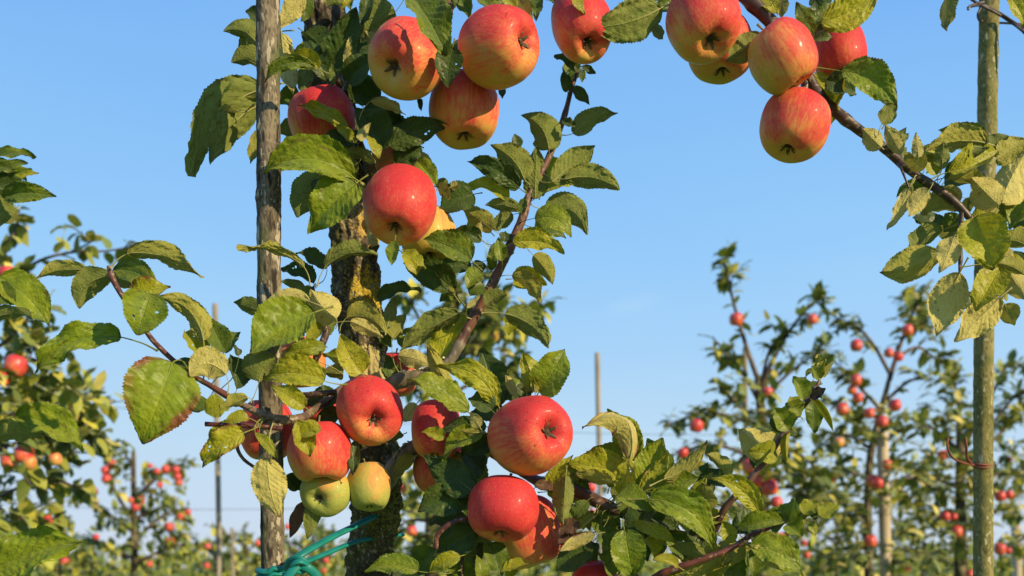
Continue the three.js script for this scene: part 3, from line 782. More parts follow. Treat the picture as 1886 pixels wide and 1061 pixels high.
// ------------------------------------------------------------------ apples
const profile = (() => {
  const p = [[0, .58], [.10, .63], [.21, .745], [.34, .84], [.49, .875], [.66, .80], [.825, .635], [.945, .38], [1.0, .07], [.985, -.22], [.92, -.49], [.80, -.715], [.64, -.86], [.47, -.91], [.33, -.885], [.20, -.80], [.10, -.71], [0, -.67]];
  return new THREE.CatmullRomCurve3(p.map(q => V(q[0], q[1], 0)), false, 'centripetal');
})();
function appleGeo(nu, nv, s, asym = 1) {
  const pos = [], uv = [], idx = [];
  for (let j = 0; j <= nv; j++) {
    const v = j / nv, q = profile.getPoint(v);
    for (let i = 0; i <= nu; i++) {
      const a = i / nu * Math.PI * 2, ca = Math.cos(a), sa = Math.sin(a);
      const lobe = 1 + asym * (.022 * Math.cos(5 * a + s) * sstep(.55, .95, v) + .018 * Math.cos(2 * a + s * 2) + .05 * noise(ca * 1.1 + s, sa * 1.1, q.y * 1.2));
      const y = q.y * (1 + .05 * asym * ca * Math.sin(s)) + .03 * asym * Math.cos(5 * a + s) * Math.max(0, -q.y - .5);
      pos.push(q.x * lobe * ca, y, q.x * lobe * sa); uv.push(i / nu, v);
    }
  }
  const w = nu + 1;
  for (let j = 0; j < nv; j++) for (let i = 0; i < nu; i++) { const q = j * w + i; idx.push(q, q + 1, q + w, q + 1, q + w + 1, q + w); }
  const g = geom(pos, idx, uv);
  const n = g.attributes.normal; for (let j = 0; j <= nv; j++) { const a = j * w, b = a + nu, x = n.getX(a) + n.getX(b), y = n.getY(a) + n.getY(b), z = n.getZ(a) + n.getZ(b), l = Math.hypot(x, y, z) || 1; n.setXYZ(a, x / l, y / l, z / l); n.setXYZ(b, x / l, y / l, z / l); }
  return g;
}
const skinBump = dataTex(256, 128, (u, v) => .5 + .5 * fbm(u * 40, v * 24, 7, 3), false);
function appleTex(w, h, s, red, blush, green) {     // blush: direction (apple's own axes) of the side that reddened; red: how far it spreads
  return dataTex(w, h, (u, v) => {
    const a = u * Math.PI * 2, q = Math.PI * v, n = V(Math.sin(q) * Math.cos(a), Math.cos(q), Math.sin(q) * Math.sin(a));
    const big = fbm(n.x * 1.6 + s, n.y * 1.6, n.z * 1.6, 3), streak = fbm(n.x * 15 + s * 3, n.y * 1.6, n.z * 15, 4), fine = fbm(n.x * 38 + s, n.y * 9, n.z * 38, 3), mott = fbm(n.x * 11, n.y * 11 + s, n.z * 11, 3);
    let k = n.dot(blush) * .72 + red * 1.5 - .46 + big * .9;
    const k1 = sstep(-.62, .40, k + streak * .42 + mott * .34), k2 = sstep(-.05, .85, k + streak * .55 + fine * .28 + mott * .2);
    let c = mix3([.56, .42, .075], [.315, .335, .075], green);
    c = mix3(c, [.38, .42, .08], sstep(.75, 1, v) * .5);
    c = mix3(c, [.66, .25, .075], k1 * clamp(.85 + .5 * fine));
    c = mix3(c, [.58, .060, .050], k2 * clamp(.90 + .55 * fine + .3 * mott));
    c = mix3(c, [.43, .014, .026], sstep(.6, 1.3, k + fine * .5) * .7);
    const vf = fbm(n.x * 90, n.y * 26 + s, n.z * 90, 2), sh = 1 + .26 * fine + .14 * mott + .30 * vf; c = c.map(x => x * sh);
    const cu = Math.floor(u * 70 * Math.max(.2, Math.sin(q))), cv = Math.floor(v * 34), hsh = Math.abs(Math.sin(cu * 127.1 + cv * 311.7 + s) * 43758.5) % 1, h2 = (hsh * 97) % 1;
    const fu = u * 70 * Math.max(.2, Math.sin(q)) - cu - .25 - .5 * h2, fv = v * 34 - cv - .25 - .5 * hsh;
    if (hsh > .45 && fu * fu + fv * fv < .011) c = mix3(c, [.80, .56, .33], .20);
    if (v < .09) c = mix3(c, [.30, .22, .06], (1 - v / .09) * .8);
    if (v > .95) c = mix3(c, [.22, .20, .07], sstep(.95, .99, v) * .9);
    return c.map(toS);
  }, true);
}
const stemMat = mat({ roughness: .8 }), drySepal = mat({ roughness: .95, side: THREE.DoubleSide });
const tinyCol = (g, c, jit = .2) => { const n = g.attributes.position.count, a = []; for (let i = 0; i < n; i++) { const k = 1 + rr(-jit, jit); a.push(c[0] * k, c[1] * k, c[2] * k); } g.setAttribute('color', new THREE.Float32BufferAttribute(a, 3)); return g; };
function calyxGeo(s) {
  const gs = [];
  for (let i = 0; i < 5; i++) {
    const a = i / 5 * 6.283 + s, pos = [], uv = [], idx = [], L = rr(.14, .22);
    for (let k = 0; k <= 6; k++) for (const sd of [-1, 0, 1]) {
      const t = k / 6, w = .045 * (1 - t * .92), r = .05 + L * t * (1 - .25 * t), y = -.70 - .16 * Math.sin(t * 2.2) - (sd ? 0 : .012) + rr(-.008, .008);
      pos.push(Math.cos(a) * r - Math.sin(a) * w * sd, y, Math.sin(a) * r + Math.cos(a) * w * sd); uv.push(t, sd);
    }
    for (let k = 0; k < 6; k++) for (let m = 0; m < 2; m++) { const q = k * 3 + m; idx.push(q, q + 1, q + 3, q + 1, q + 4, q + 3); }
    gs.push(tinyCol(geom(pos, idx, uv), [.11, .075, .04], .4));
  }
  const c = new THREE.SphereGeometry(.07, 10, 8); c.scale(1, .7, 1); c.translate(0, -.715, 0); gs.push(tinyCol(c, [.05, .035, .02], .4));
  return mergeGeometries(gs);
}
const dewMat = new THREE.MeshPhysicalMaterial({ color: 0xffffff, roughness: .03, transmission: 1, thickness: .002, ior: 1.33 });
function dewGeo(skin) {
  const p = skin.attributes.position, n = skin.attributes.normal, gs = [], m = new THREE.Matrix4();
  for (let i = 0; i < 170; i++) {
    const k = Math.floor(rnd() * p.count), r = rr(.008, .02) * (rnd() < .12 ? 1.7 : 1), q = new THREE.Quaternion().setFromUnitVectors(V(0, 0, 1), V(n.getX(k), n.getY(k), n.getZ(k)));
    const g = new THREE.SphereGeometry(1, 8, 6); g.applyMatrix4(m.compose(V(p.getX(k), p.getY(k), p.getZ(k)), q, V(r, r * rr(1, 1.5), r * .55))); gs.push(g);
  }
  return mergeGeometries(gs);
}
const HEAD = V(.35, .75, .55).normalize();
function apple(px, py, r, d, dir, red, label, o = {}) {
  const R = r * PX(d), s = px * .37 + py * .11, c = P(px, py, d);
  const t = thing('apple', label, 'apple', c, o.group ?? 'ripe apples on the lichened tree');
  const q = new THREE.Quaternion().setFromUnitVectors(V(0, -1, 0), V(...dir).normalize());
  t.quaternion.copy(q).multiply(new THREE.Quaternion().setFromAxisAngle(V(0, 1, 0), s));
  t.scale.set(R, R * (o.h ?? 1), R);
  const bl = (o.blush ? V(...o.blush).normalize() : HEAD).clone().applyQuaternion(t.quaternion.clone().invert());
  const tex = appleTex(448, 224, s, red, bl, o.green ?? .4);
  part(t, 'skin', appleGeo(80, 60, s), new THREE.MeshPhysicalMaterial({ map: tex, bumpMap: skinBump, bumpScale: .0004, roughness: .56, specularIntensity: .32, clearcoat: .03, clearcoatRoughness: .14, sheen: .25, sheenRoughness: .4, sheenColor: new THREE.Color(.9, .75, .75) }));
  const cal = part(t, 'calyx', calyxGeo(s), drySepal); cal.scale.set(1.1 + .35 * Math.abs(Math.sin(s * 3)), 1.0, 1.1 + .35 * Math.abs(Math.sin(s * 5)));
  if (o.dew) part(t, 'dew', dewGeo(t.children[0].geometry), dewMat, { kind: 'stuff' });
  part(t, 'stem', limb([{ p: V(0, .58, 0), r: .036 }, { p: V(.03, .8, .02), r: .03 }, { p: V(.09, 1.02, .05), r: .032 }, { p: V(.13, 1.14, .06), r: .045 }], { seg: 12, rad: 8, rough: .1, freq: 3, color: () => [.16, .13, .05] }), stemMat);
  return t;
}
apple(750, 108, 68, 1.0, [-.34, -.60, .72], .48, 'large apple with yellow lower cheek and open calyx, beside the dark trunk top', { h: 1.1 });
apple(917, 87, 71, 1.0, [.80, -.10, .58], .60, 'large apple with bright red crown and calyx turned sideways, highest of the hanging trio', { dew: 1, green: .5 });
apple(855, 200, 66, 1.055, [0, -1, .08], .42, 'orange apple with dark bottom calyx hanging below two larger apples', { h: .98, green: .2 });
apple(592, 217, 62, 1.062, [.2, -.9, -.2], .76, 'shaded dull pink apple behind leaves between stake and trunk top', { h: .9 });
apple(737, 377, 66, 1.0, [-.12, -.87, .46], .72, 'large round red apple in front of the trunk with calyx underneath', { h: 1.08 });
apple(788, 431, 51, 1.075, [.1, -1, .2], -.12, 'pale yellow apple tucked behind the large round red apple', { green: .25 });
apple(730, 300, 46, 1.10, [0, -1, 0], .30, 'peach coloured apple mostly hidden behind leaves above the round red apple', { green: .1 });
apple(1071, 44, 56, 1.02, [.18, -.85, .48], .74, 'dull red apple at the top edge above the upright leafy shoot', { h: 1.28 });
apple(1295, 40, 66, 1.01, [.18, -.86, .46], .62, 'glossy red apple overlapping a browner apple on the arching branch', { dew: 1, h: 1.02 });
apple(1326, 86, 61, 1.075, [.08, -1, .06], .5, 'brownish orange apple behind the glossy red apple on the arching branch', { h: .95 });
apple(1440, 103, 60, 1.0, [.55, -.8, -.1], .46, 'apple with yellow base and pink crown where the arching branch bends', { dew: 1, h: 1.05, green: .5 });
apple(1545, 93, 49, 1.065, [.1, -.95, .2], .76, 'red apple behind the arching branch below a bright yellow-green leaf', { h: 1.3 });
apple(1465, 228, 62, 1.03, [-.3, -.95, .05], .58, 'shaded dusky apple hanging lowest on the arching branch', { h: 1.0, green: .2 });
apple(681, 755, 62, 1.0, [.25, -.48, .82], .74, 'vivid red apple in front of the trunk with small dark calyx facing outwards', { dew: 1, h: 1.05 });
apple(588, 832, 59, .99, [.1, -1, .05], .52, 'pink and yellow apple beside the stake with a torn yellow leaf on it', { h: 1.0 });
apple(601, 906, 46, 1.012, [-.25, -.42, .86], -.2, 'small green apple with scabby calyx under the pink and yellow apple', { green: 1, h: .9 });
apple(679, 895, 41, 1.02, [.1, -.95, .15], -.16, 'small pale green apple with faint blush above the turquoise strap', { h: 1.14, green: 1 });
apple(975, 803, 72, .97, [.52, .02, .85], .76, 'largest red apple with calyx facing outwards in the low cluster', { dew: 1, h: 1.12 });
apple(927, 936, 65, .975, [-.1, -.9, .3], .92, 'deep red apple with a shaded lower half directly under the largest red apple', { h: .92 });
apple(972, 978, 65, 1.035, [.25, -.95, 0], .46, 'orange apple half hidden behind the deep red apple', { h: 1.08, green: .2 });
apple(803, 790, 47, 1.035, [0, -1, .15], .68, 'red apple peeking out beneath leaves left of the largest red apple', { h: 1.22 });
apple(815, 862, 53, 1.09, [0, -1, 0], .60, 'red apple hidden behind dark leaves at the centre of the low cluster', {});
apple(1095, 1072, 42, 1.02, [.2, -1, 0], .80, 'red apple cut by the bottom edge beneath the leafy side branch', {});
apple(728, 690, 42, 1.17, [0, -1, 0], .62, 'red apple half behind the trunk under the old side limb', {});
apple(553, 665, 46, 1.05, [.1, -1, .1], .34, 'dappled pinkish apple behind glossy leaves between stake and trunk', { green: .2 });
apple(492, 790, 49, 1.075, [0, -1, 0], .72, 'dark red shaded apple behind the weathered stake', { h: 1.2 });
apple(592, 752, 32, 1.07, [0, -1, 0], .6, 'small red apple glimpsed behind a dark leaf beside the stake', {});

//@@BACK
// ------------------------------------------------------------------ the tree outside the frame whose leaves reach in
{
  const org = ground(-420, 1.35), t = thing('apple_tree', 'large dark green leaves of a neighbouring apple tree reaching in at the side', 'tree', org);
  const Q2 = (px, py, d, r) => ({ p: P(px, py, d), r: r * PX(d) }), brs = {};
  part(t, 'trunk', limb([Q2(-430, -100, 1.35, 30), Q2(-420, 500, 1.35, 36), Q2(-420, 1000, 1.35, 38), { p: org.clone().setY(-.05), r: .03 }], { seg: 120, rad: 30, rough: .1, freq: 75, color: barkC, org }), barkMat);
  const mk = (k, pts) => { const g = limb(pts.map(q => Q2(...q)), { seg: 60, rad: 10, rough: .1, freq: 90, knots: 26, color: dark, org }); brs[k] = { mesh: part(t, 'branch', g, twigMat), pts: g.userData.curve.getPoints(80) }; };
  mk('a', [[-425, 420, 1.33, 12], [-200, 380, 1.25, 9], [-60, 360, 1.2, 6], [-8, 352, 1.18, 4]]);
  mk('b', [[-420, 700, 1.32, 12], [-200, 640, 1.2, 9], [-60, 560, 1.12, 6], [-6, 520, 1.1, 4]]);
  mk('c', [[-420, 950, 1.32, 12], [-220, 900, 1.2, 9], [-70, 830, 1.14, 6], [-20, 800, 1.12, 5]]);
  mk('d', [[-420, 1120, 1.32, 12], [-220, 1100, 1.15, 9], [-60, 1060, 1.08, 6], [-12, 1045, 1.05, 4]]);
  readLeaves(`
@ a 1.2
g -12 292 66 291 17 9
g 6 362 104 363 36 7 a10 b.2
u 6 350 -6 422 46 0
G 0 330 60 312 22 4
g -5 320 52 300 20 6
d -8 345 40 330 34 0
g 5 312 50 335 22 4 d1.3
Y 10 345 72 318 16 6 d1.3
g -10 305 30 318 26 3
o 30 384 10 412 30 0 d1.25
g 40 350 70 345 16 0 d1.3
@ b 1.12
G -2 512 90 600 66 10 a20 b.2
u -8 584 64 588 24 8
g -10 530 30 560 44 0
@ c 1.1
G 28 768 152 834 60 18 a24
u -10 806 78 806 40 10
@ d 1.03
G -12 1050 154 998 84 8 a16
`, t, org, brs);
}

// ------------------------------------------------------------------ background apple trees
const bgLeaf = [], N_BG = 5;
for (let v = 0; v < N_BG; v++) {      // small curved leaves, length 1 along +x
  const pos = [], uv = [], idx = [], rows = 7, bend = rr(.10, .34), fold = rr(.15, .55);
  for (let i = 0; i <= rows; i++) for (const s of [-1, 0, 1]) { const t = i / rows, w = .31 * ovate(t) + .004; pos.push(t, -bend * t * t + Math.abs(s) * w * fold * .9 + (s ? .03 * Math.sin(t * 9 + s + v) : 0), s * w * (1 - .3 * fold)); uv.push(t, s * .5 + .5); }
  for (let i = 0; i < rows; i++) for (let j = 0; j < 2; j++) { const q = i * 3 + j; idx.push(q, q + 1, q + 3, q + 1, q + 4, q + 3); }
  bgLeaf.push(geom(pos, idx, uv));
}
const bgCols = [[.10, .15, .018], [.18, .225, .02], [.30, .32, .025], [.48, .44, .045], [.60, .51, .12], [.13, .185, .02]];
const bgMat = bgCols.map(c => new THREE.MeshPhysicalMaterial({ color: new THREE.Color(...c), roughness: .9, transmission: .30, thickness: 0, clearcoat: .3, clearcoatRoughness: .4, side: THREE.DoubleSide }));
const bgPick = () => { const r = rnd(); return r < .24 ? 0 : r < .48 ? 1 : r < .70 ? 2 : r < .82 ? 3 : r < .88 ? 4 : 5; };
function bgTree(label, d, trunkPts, shoots, o = {}) {
  const base = trunkPts[trunkPts.length - 1], org = ground(base[0], d), t = thing('apple_tree', label, 'tree', org, o.group ?? 'apple trees in the orchard behind');
  const tl = trunkPts.map((q, i) => Q(q[0], q[1], d, q[2])); tl.push({ p: org.clone().setY(-.04), r: tl[tl.length - 1].r * 1.15 });
  part(t, 'trunk', limb(tl, { seg: 70, rad: 12, rough: .12, freq: 30, color: barkC, org }), barkMat);
  const L = [];      // leaves: position, direction, size
  const ls = (o.leaf ?? .062) * 1.1;
  const leafAlong = (curve, dens, from) => {
    const len = curve.getLength(), n = Math.max(3, Math.round(len / ls * dens * 1.25));
    for (let i = 0; i < n; i++) {
      const u = mixn(from, 1, (i + rnd()) / n), p = curve.getPoint(u), tan = curve.getTangent(u);
      const k = rnd() < .35 ? 3 : 2;
      for (let m = 0; m < k; m++) {
        const a = rr(0, 6.283), side = V(Math.cos(a), Math.sin(a) * .6 + .1, Math.sin(a + 1.3)).normalize();
        const dir = tan.clone().multiplyScalar(rr(.2, .8)).add(side).add(V(0, rr(-.55, .25), 0)).normalize();
        L.push({ p: p.clone().addScaledVector(dir, ls * .12), dir, s: ls * rr(.6, 1.25) });
      }
    }
  };
  for (const sh of shoots) {
    const dz = sh.z ?? rr(-.18, .18), n = sh.p.length;
    const list = sh.p.map((q, i) => Q(q[0], q[1], d - dz * (i / (n - 1)), mixn(sh.r ?? 4, 1.3, i / (n - 1))));
    const g = limb(list, { seg: 24, rad: 7, rough: .1, freq: 30, color: dark, org }); part(t, 'branch', g, twigMat);
    const c = g.userData.curve; leafAlong(c, sh.n ?? 1.1, sh.f ?? .25);
    for (let i = 0; i < (sh.side ?? 2); i++) {          // side twigs
      const u = rr(.3, .95), p = c.getPoint(u), tan = c.getTangent(u), kk = (o.k ?? 1) * (1.15 - u), e = p.clone().addScaledVector(tan, rr(.04, .12) * kk).add(V(rr(-.16, .16), rr(-.06, .12), rr(-.16, .16)).multiplyScalar(kk));
      const gg = limb([{ p, r: .0028 }, { p: p.clone().lerp(e, .5).add(V(0, .012, 0)), r: .0022 }, { p: e, r: .0012 }], { seg: 8, rad: 5, rough: 0, color: dark, org }); part(t, 'twig', gg, twigMat); leafAlong(gg.userData.curve, 1.3, .2);
    }
  }
  for (const [x0, x1, y0, y1, n] of o.fill ?? []) for (let i = 0; i < n; i++) {      // short leafy spurs inside the crown
    const p = P(rr(x0, x1), rr(y0, y1), d + rr(-.35, .35) * (o.deep ?? 1)), e = p.clone().add(V(rr(-.1, .1), rr(-.03, .11), rr(-.1, .1)));
    const c = new THREE.CatmullRomCurve3([p, p.clone().lerp(e, .5), e]);
    const gg = limb([{ p, r: .003 }, { p: p.clone().lerp(e, .5), r: .0022 }, { p: e, r: .0012 }], { seg: 4, rad: 4, rough: 0, color: dark, org });
    L.fillers ??= []; L.fillers.push(gg); leafAlong(c, 1.7, 0);
  }
  if (L.fillers) part(t, 'spurs', mergeGeometries(L.fillers), twigMat, { kind: 'stuff' });
  const qn = new THREE.Quaternion(), m4 = new THREE.Matrix4(), rest = [];
  const cap = o.cap ?? 290; L.sort((x, y) => y.p.z * 1 - x.p.z * 1);
  L.forEach((l, i) => {
    const x = l.dir, up = V(rr(-.5, .5), 1, rr(-.2, .7)), z = x.clone().cross(up).normalize(), y = z.clone().cross(x);
    m4.makeBasis(x, y, z); qn.setFromRotationMatrix(m4);
    const pos = l.p.clone().sub(org);
    if (i < cap) { const m = part(t, 'leaf', bgLeaf[i % N_BG], bgMat[bgPick()]); m.position.copy(pos); m.quaternion.copy(qn); m.scale.setScalar(l.s); }
    else rest.push(new THREE.Matrix4().compose(pos, qn.clone(), V(l.s, l.s, l.s)));
  });
  if (rest.length) {
    const im = new THREE.InstancedMesh(bgLeaf[1], new THREE.MeshPhysicalMaterial({ color: 0xffffff, roughness: .9, transmission: .30, thickness: 0, clearcoat: .3, clearcoatRoughness: .4, side: THREE.DoubleSide }), rest.length);
    im.name = 'foliage'; im.userData = { kind: 'stuff' }; im.castShadow = im.receiveShadow = true;
    rest.forEach((m, i) => { im.setMatrixAt(i, m); const c = bgCols[bgPick()], k = rr(.8, 1.2); im.setColorAt(i, new THREE.Color(c[0] * k, c[1] * k, c[2] * k)); });
    t.add(im);
  }
  return t;
}
const S = (p, o = {}) => ({ p, ...o });
bgTree('near apple tree at the picture edge with big blurred apples among dense leaves', 3.3, [[-30, 560, 9], [-34, 800, 14], [-36, 1100, 16]], [
  S([[-32, 700], [50, 660], [110, 690], [165, 735]], { side: 3 }), S([[-32, 780], [70, 760], [150, 790], [200, 815]], { side: 3 }), S([[-32, 840], [60, 810], [120, 830], [180, 835]], { side: 2 }),
  S([[-32, 930], [60, 890], [120, 890], [155, 905]]), S([[-32, 960], [50, 950], [110, 960]]), S([[-32, 660], [20, 620], [45, 590], [70, 580]], { side: 2 }), S([[-32, 620], [0, 480], [25, 430], [36, 385]], { side: 1, n: .5 }),
  S([[-32, 640], [20, 520], [70, 482], [130, 465], [200, 462], [250, 452]], { side: 1, n: .8, f: .1 }), S([[-30, 600], [20, 520], [50, 500]], { side: 2 }), S([[130, 466], [160, 450], [172, 442]], { side: 1, r: 2 }),
], { leaf: .058, fill: [[-40, 90, 640, 770, 28], [-40, 150, 700, 850, 44], [-60, 90, 870, 1060, 34], [60, 190, 740, 840, 8]] });
bgTree('small apple tree hung with clusters of red apples beside the slim grey stake', 8.2, [[245, 830, 3], [246, 900, 5], [248, 1100, 7]], [
  S([[246, 960], [210, 900], [200, 850], [205, 838]]), S([[246, 920], [290, 880], [320, 860], [338, 870]]), S([[246, 980], [180, 930], [160, 905]]), S([[246, 1000], [300, 950], [345, 935]]), S([[246, 1030], [190, 1000], [160, 990]]), S([[246, 1040], [310, 1010], [350, 1000]]), S([[246, 880], [240, 850], [225, 832]], { side: 1 }), S([[246, 960], [280, 930], [270, 890]]),
], { leaf: .075, k: 1.6, fill: [[165, 355, 930, 1075, 60], [190, 330, 850, 930, 18]] });
bgTree('apple tree with a few yellow apples directly behind the lichened trunk', 4.3, [[815, 640, 5], [806, 760, 9], [798, 900, 13], [795, 1100, 15]], [
  S([[806, 720], [850, 600], [890, 520], [900, 480]], { side: 3 }), S([[806, 700], [900, 600], [970, 570], [1008, 575]], { side: 3 }), S([[808, 690], [880, 640], [950, 610], [990, 600]], { side: 3 }), S([[806, 740], [880, 700], [930, 680], [960, 690]], { side: 2 }),
  S([[812, 660], [780, 600], [760, 560], [765, 545]], { side: 3 }), S([[812, 650], [830, 580], [845, 545], [850, 520]], { side: 2 }), S([[800, 960], [860, 970], [900, 1000]]), S([[800, 900], [740, 880], [715, 900]]), S([[798, 960], [750, 960], [720, 990]]), S([[806, 760], [770, 720], [745, 710]]),
], { leaf: .064, fill: [[760, 940, 560, 680, 34], [740, 960, 960, 1065, 34], [860, 1000, 580, 640, 10], [740, 860, 880, 960, 14]] });
bgTree('tall apple tree with a bare-tipped leader and reddish apples against the sky', 5.0, [[1394, 690, 5], [1402, 760, 9], [1404, 900, 12], [1408, 1100, 15]], [
  S([[1396, 700], [1372, 630], [1352, 560], [1338, 500], [1334, 474]], { side: 5, z: .02, r: 5, n: 1.0 }), S([[1398, 720], [1430, 650], [1465, 595], [1496, 560], [1518, 548]], { side: 4, r: 5 }), S([[1400, 745], [1370, 690], [1340, 655], [1312, 620]], { side: 3 }), S([[1402, 790], [1340, 765], [1290, 762], [1225, 785]], { side: 4 }),
  S([[1402, 800], [1345, 730], [1322, 712]], { side: 2 }), S([[1403, 850], [1320, 820], [1260, 830], [1215, 850]], { side: 3 }), S([[1404, 860], [1450, 830], [1490, 850], [1515, 890]], { side: 3 }), S([[1404, 900], [1460, 900], [1500, 920]], { side: 3 }), S([[1400, 740], [1450, 690], [1490, 660], [1520, 640]], { side: 3 }), S([[1400, 720], [1420, 640], [1445, 612]], { side: 3 }), S([[1404, 940], [1330, 930], [1280, 950]], { side: 2 }),
], { leaf: .064, fill: [[1350, 1440, 660, 800, 10], [1260, 1480, 770, 900, 26], [1250, 1510, 860, 1065, 60]] });
bgTree('forked apple tree with open top and many orange-red apples round a pale post', 5.4, [[1640, 690, 4], [1622, 760, 6], [1602, 850, 7], [1600, 1100, 8]], [
  S([[1638, 700], [1660, 630], [1680, 580], [1702, 535]], { side: 6, r: 5, n: 1.3 }), S([[1640, 690], [1612, 640], [1582, 605], [1545, 588], [1510, 560]], { side: 5, n: 1.2 }), S([[1650, 660], [1690, 640], [1715, 655], [1740, 672]], { side: 3 }), S([[1660, 625], [1690, 605], [1730, 600]], { side: 3 }), S([[1628, 760], [1590, 720], [1560, 690], [1530, 660]], { side: 4 }), S([[1626, 770], [1570, 760], [1520, 740]], { side: 2 }), S([[1630, 740], [1680, 700], [1720, 700]], { side: 3 }),
  S([[1615, 820], [1670, 790], [1720, 790]], { side: 3 }), S([[1610, 830], [1550, 800], [1500, 830]], { side: 3 }), S([[1606, 880], [1540, 870], [1490, 900]], { side: 3 }), S([[1606, 900], [1680, 880], [1720, 900]], { side: 3 }), S([[1606, 950], [1550, 950], [1500, 970]], { side: 2 }),
], { leaf: .064, fill: [[1530, 1690, 770, 860, 22], [1500, 1720, 860, 1065, 84], [1640, 1710, 550, 620, 5]] });
bgTree('dense apple tree partly hidden by the olive green stake', 5.9, [[1766, 740, 4], [1768, 860, 8], [1770, 1100, 13]], [
  S([[1767, 800], [1765, 740], [1758, 700], [1762, 670]], { side: 4 }), S([[1767, 830], [1720, 790], [1700, 780]], { side: 3 }), S([[1768, 860], [1840, 800], [1880, 760]], { side: 3 }), S([[1768, 840], [1830, 720], [1860, 670], [1890, 680]], { side: 4 }), S([[1768, 900], [1710, 880], [1690, 890]], { side: 3 }), S([[1768, 900], [1850, 870], [1890, 870]], { side: 3 }), S([[1768, 880], [1860, 740], [1890, 720]], { side: 3 }),
], { leaf: .068, fill: [[1710, 1800, 740, 860, 22], [1690, 1890, 840, 1065, 84], [1840, 1890, 720, 840, 7]] });
{ // small far trees, one behind the other
  const far = [
    ['far small apple tree with sparse orange apples just past the weathered stake', 11, 575, 955, 50], ['far small apple tree low beside the thin grey stake', 14, 452, 975, 46], ['far pale apple tree below the small tree with clustered apples', 15, 395, 985, 40], ['lone feathery far tree beneath the thin orchard post', 16, 1088, 838, 30],
    ['far low apple tree under the leafy side branch', 15, 1160, 900, 60], ['far apple tree in the gap under the largest red apple', 12, 990, 960, 60], ['far apple tree beyond the near leafy tree at the edge', 11, 110, 940, 60], ['far apple tree behind the forked tree', 12, 1540, 900, 60], ['far apple tree behind the dense tree', 12, 1700, 900, 60], ['far apple tree past the trunk foot', 13, 690, 960, 55],
  ];
  for (const [lab, d, x, y, hw] of far) {
    const sh = []; for (let i = 0; i < 7; i++) { const yy = mixn(y + 30, 1090, rnd()), sg = i % 2 ? 1 : -1; sh.push(S([[x, yy], [x + sg * hw * .5, yy - rr(8, 24)], [x + sg * hw * rr(.7, 1.1), yy - rr(10, 34)]], { r: 2, side: 2 })); }
    sh.push(S([[x, y + 60], [x + rr(-4, 4), y + 25], [x + rr(-5, 5), y]], { r: 2, side: 2 }));
    bgTree(lab, d, [[x, y + 20, 1.6], [x + 1, 1000, 3], [x, 1100, 4]], sh, { leaf: .085, k: 2, cap: 0, fill: [[x - hw, x + hw, Math.max(y + 50, 960), 1085, 24], [x - hw * .5, x + hw * .5, y + 20, 1000, 8]], group: 'small far apple trees near the horizon', deep: 1.6 });
  }
}
{ // orchard rows far off, one low mass along the horizon
  const N = 9000, im = new THREE.InstancedMesh(bgLeaf[2], new THREE.MeshPhysicalMaterial({ color: 0xffffff, roughness: .95, transmission: .25, thickness: 0, side: THREE.DoubleSide }), N), m = new THREE.Matrix4(), q = new THREE.Quaternion();
  for (let i = 0; i < N; i++) {
    const d = rr(20, 75), x = rr(-.62, .62) * d, k = .5 + .5 * Math.sin(x * 1.9 / (1 + d * .01) + d) , top = 1.75 + .55 * k + .35 * noise(x * .7, d * .3, 2), s = rr(.16, .34) * (.6 + d / 60);
    q.setFromEuler(new THREE.Euler(rr(0, 6), rr(0, 6), rr(0, 6)));
    im.setMatrixAt(i, m.compose(V(x, top * Math.pow(rnd(), .55), -d), q, V(s, s, s)));
    const c = bgCols[bgPick()], g = rr(.8, 1.2); im.setColorAt(i, new THREE.Color(c[0] * g, c[1] * g, c[2] * g));
  }
  im.name = 'treeline'; im.userData = { kind: 'stuff', label: 'distant orchard rows along the horizon', category: 'orchard' }; im.castShadow = im.receiveShadow = true; scene.add(im);
}
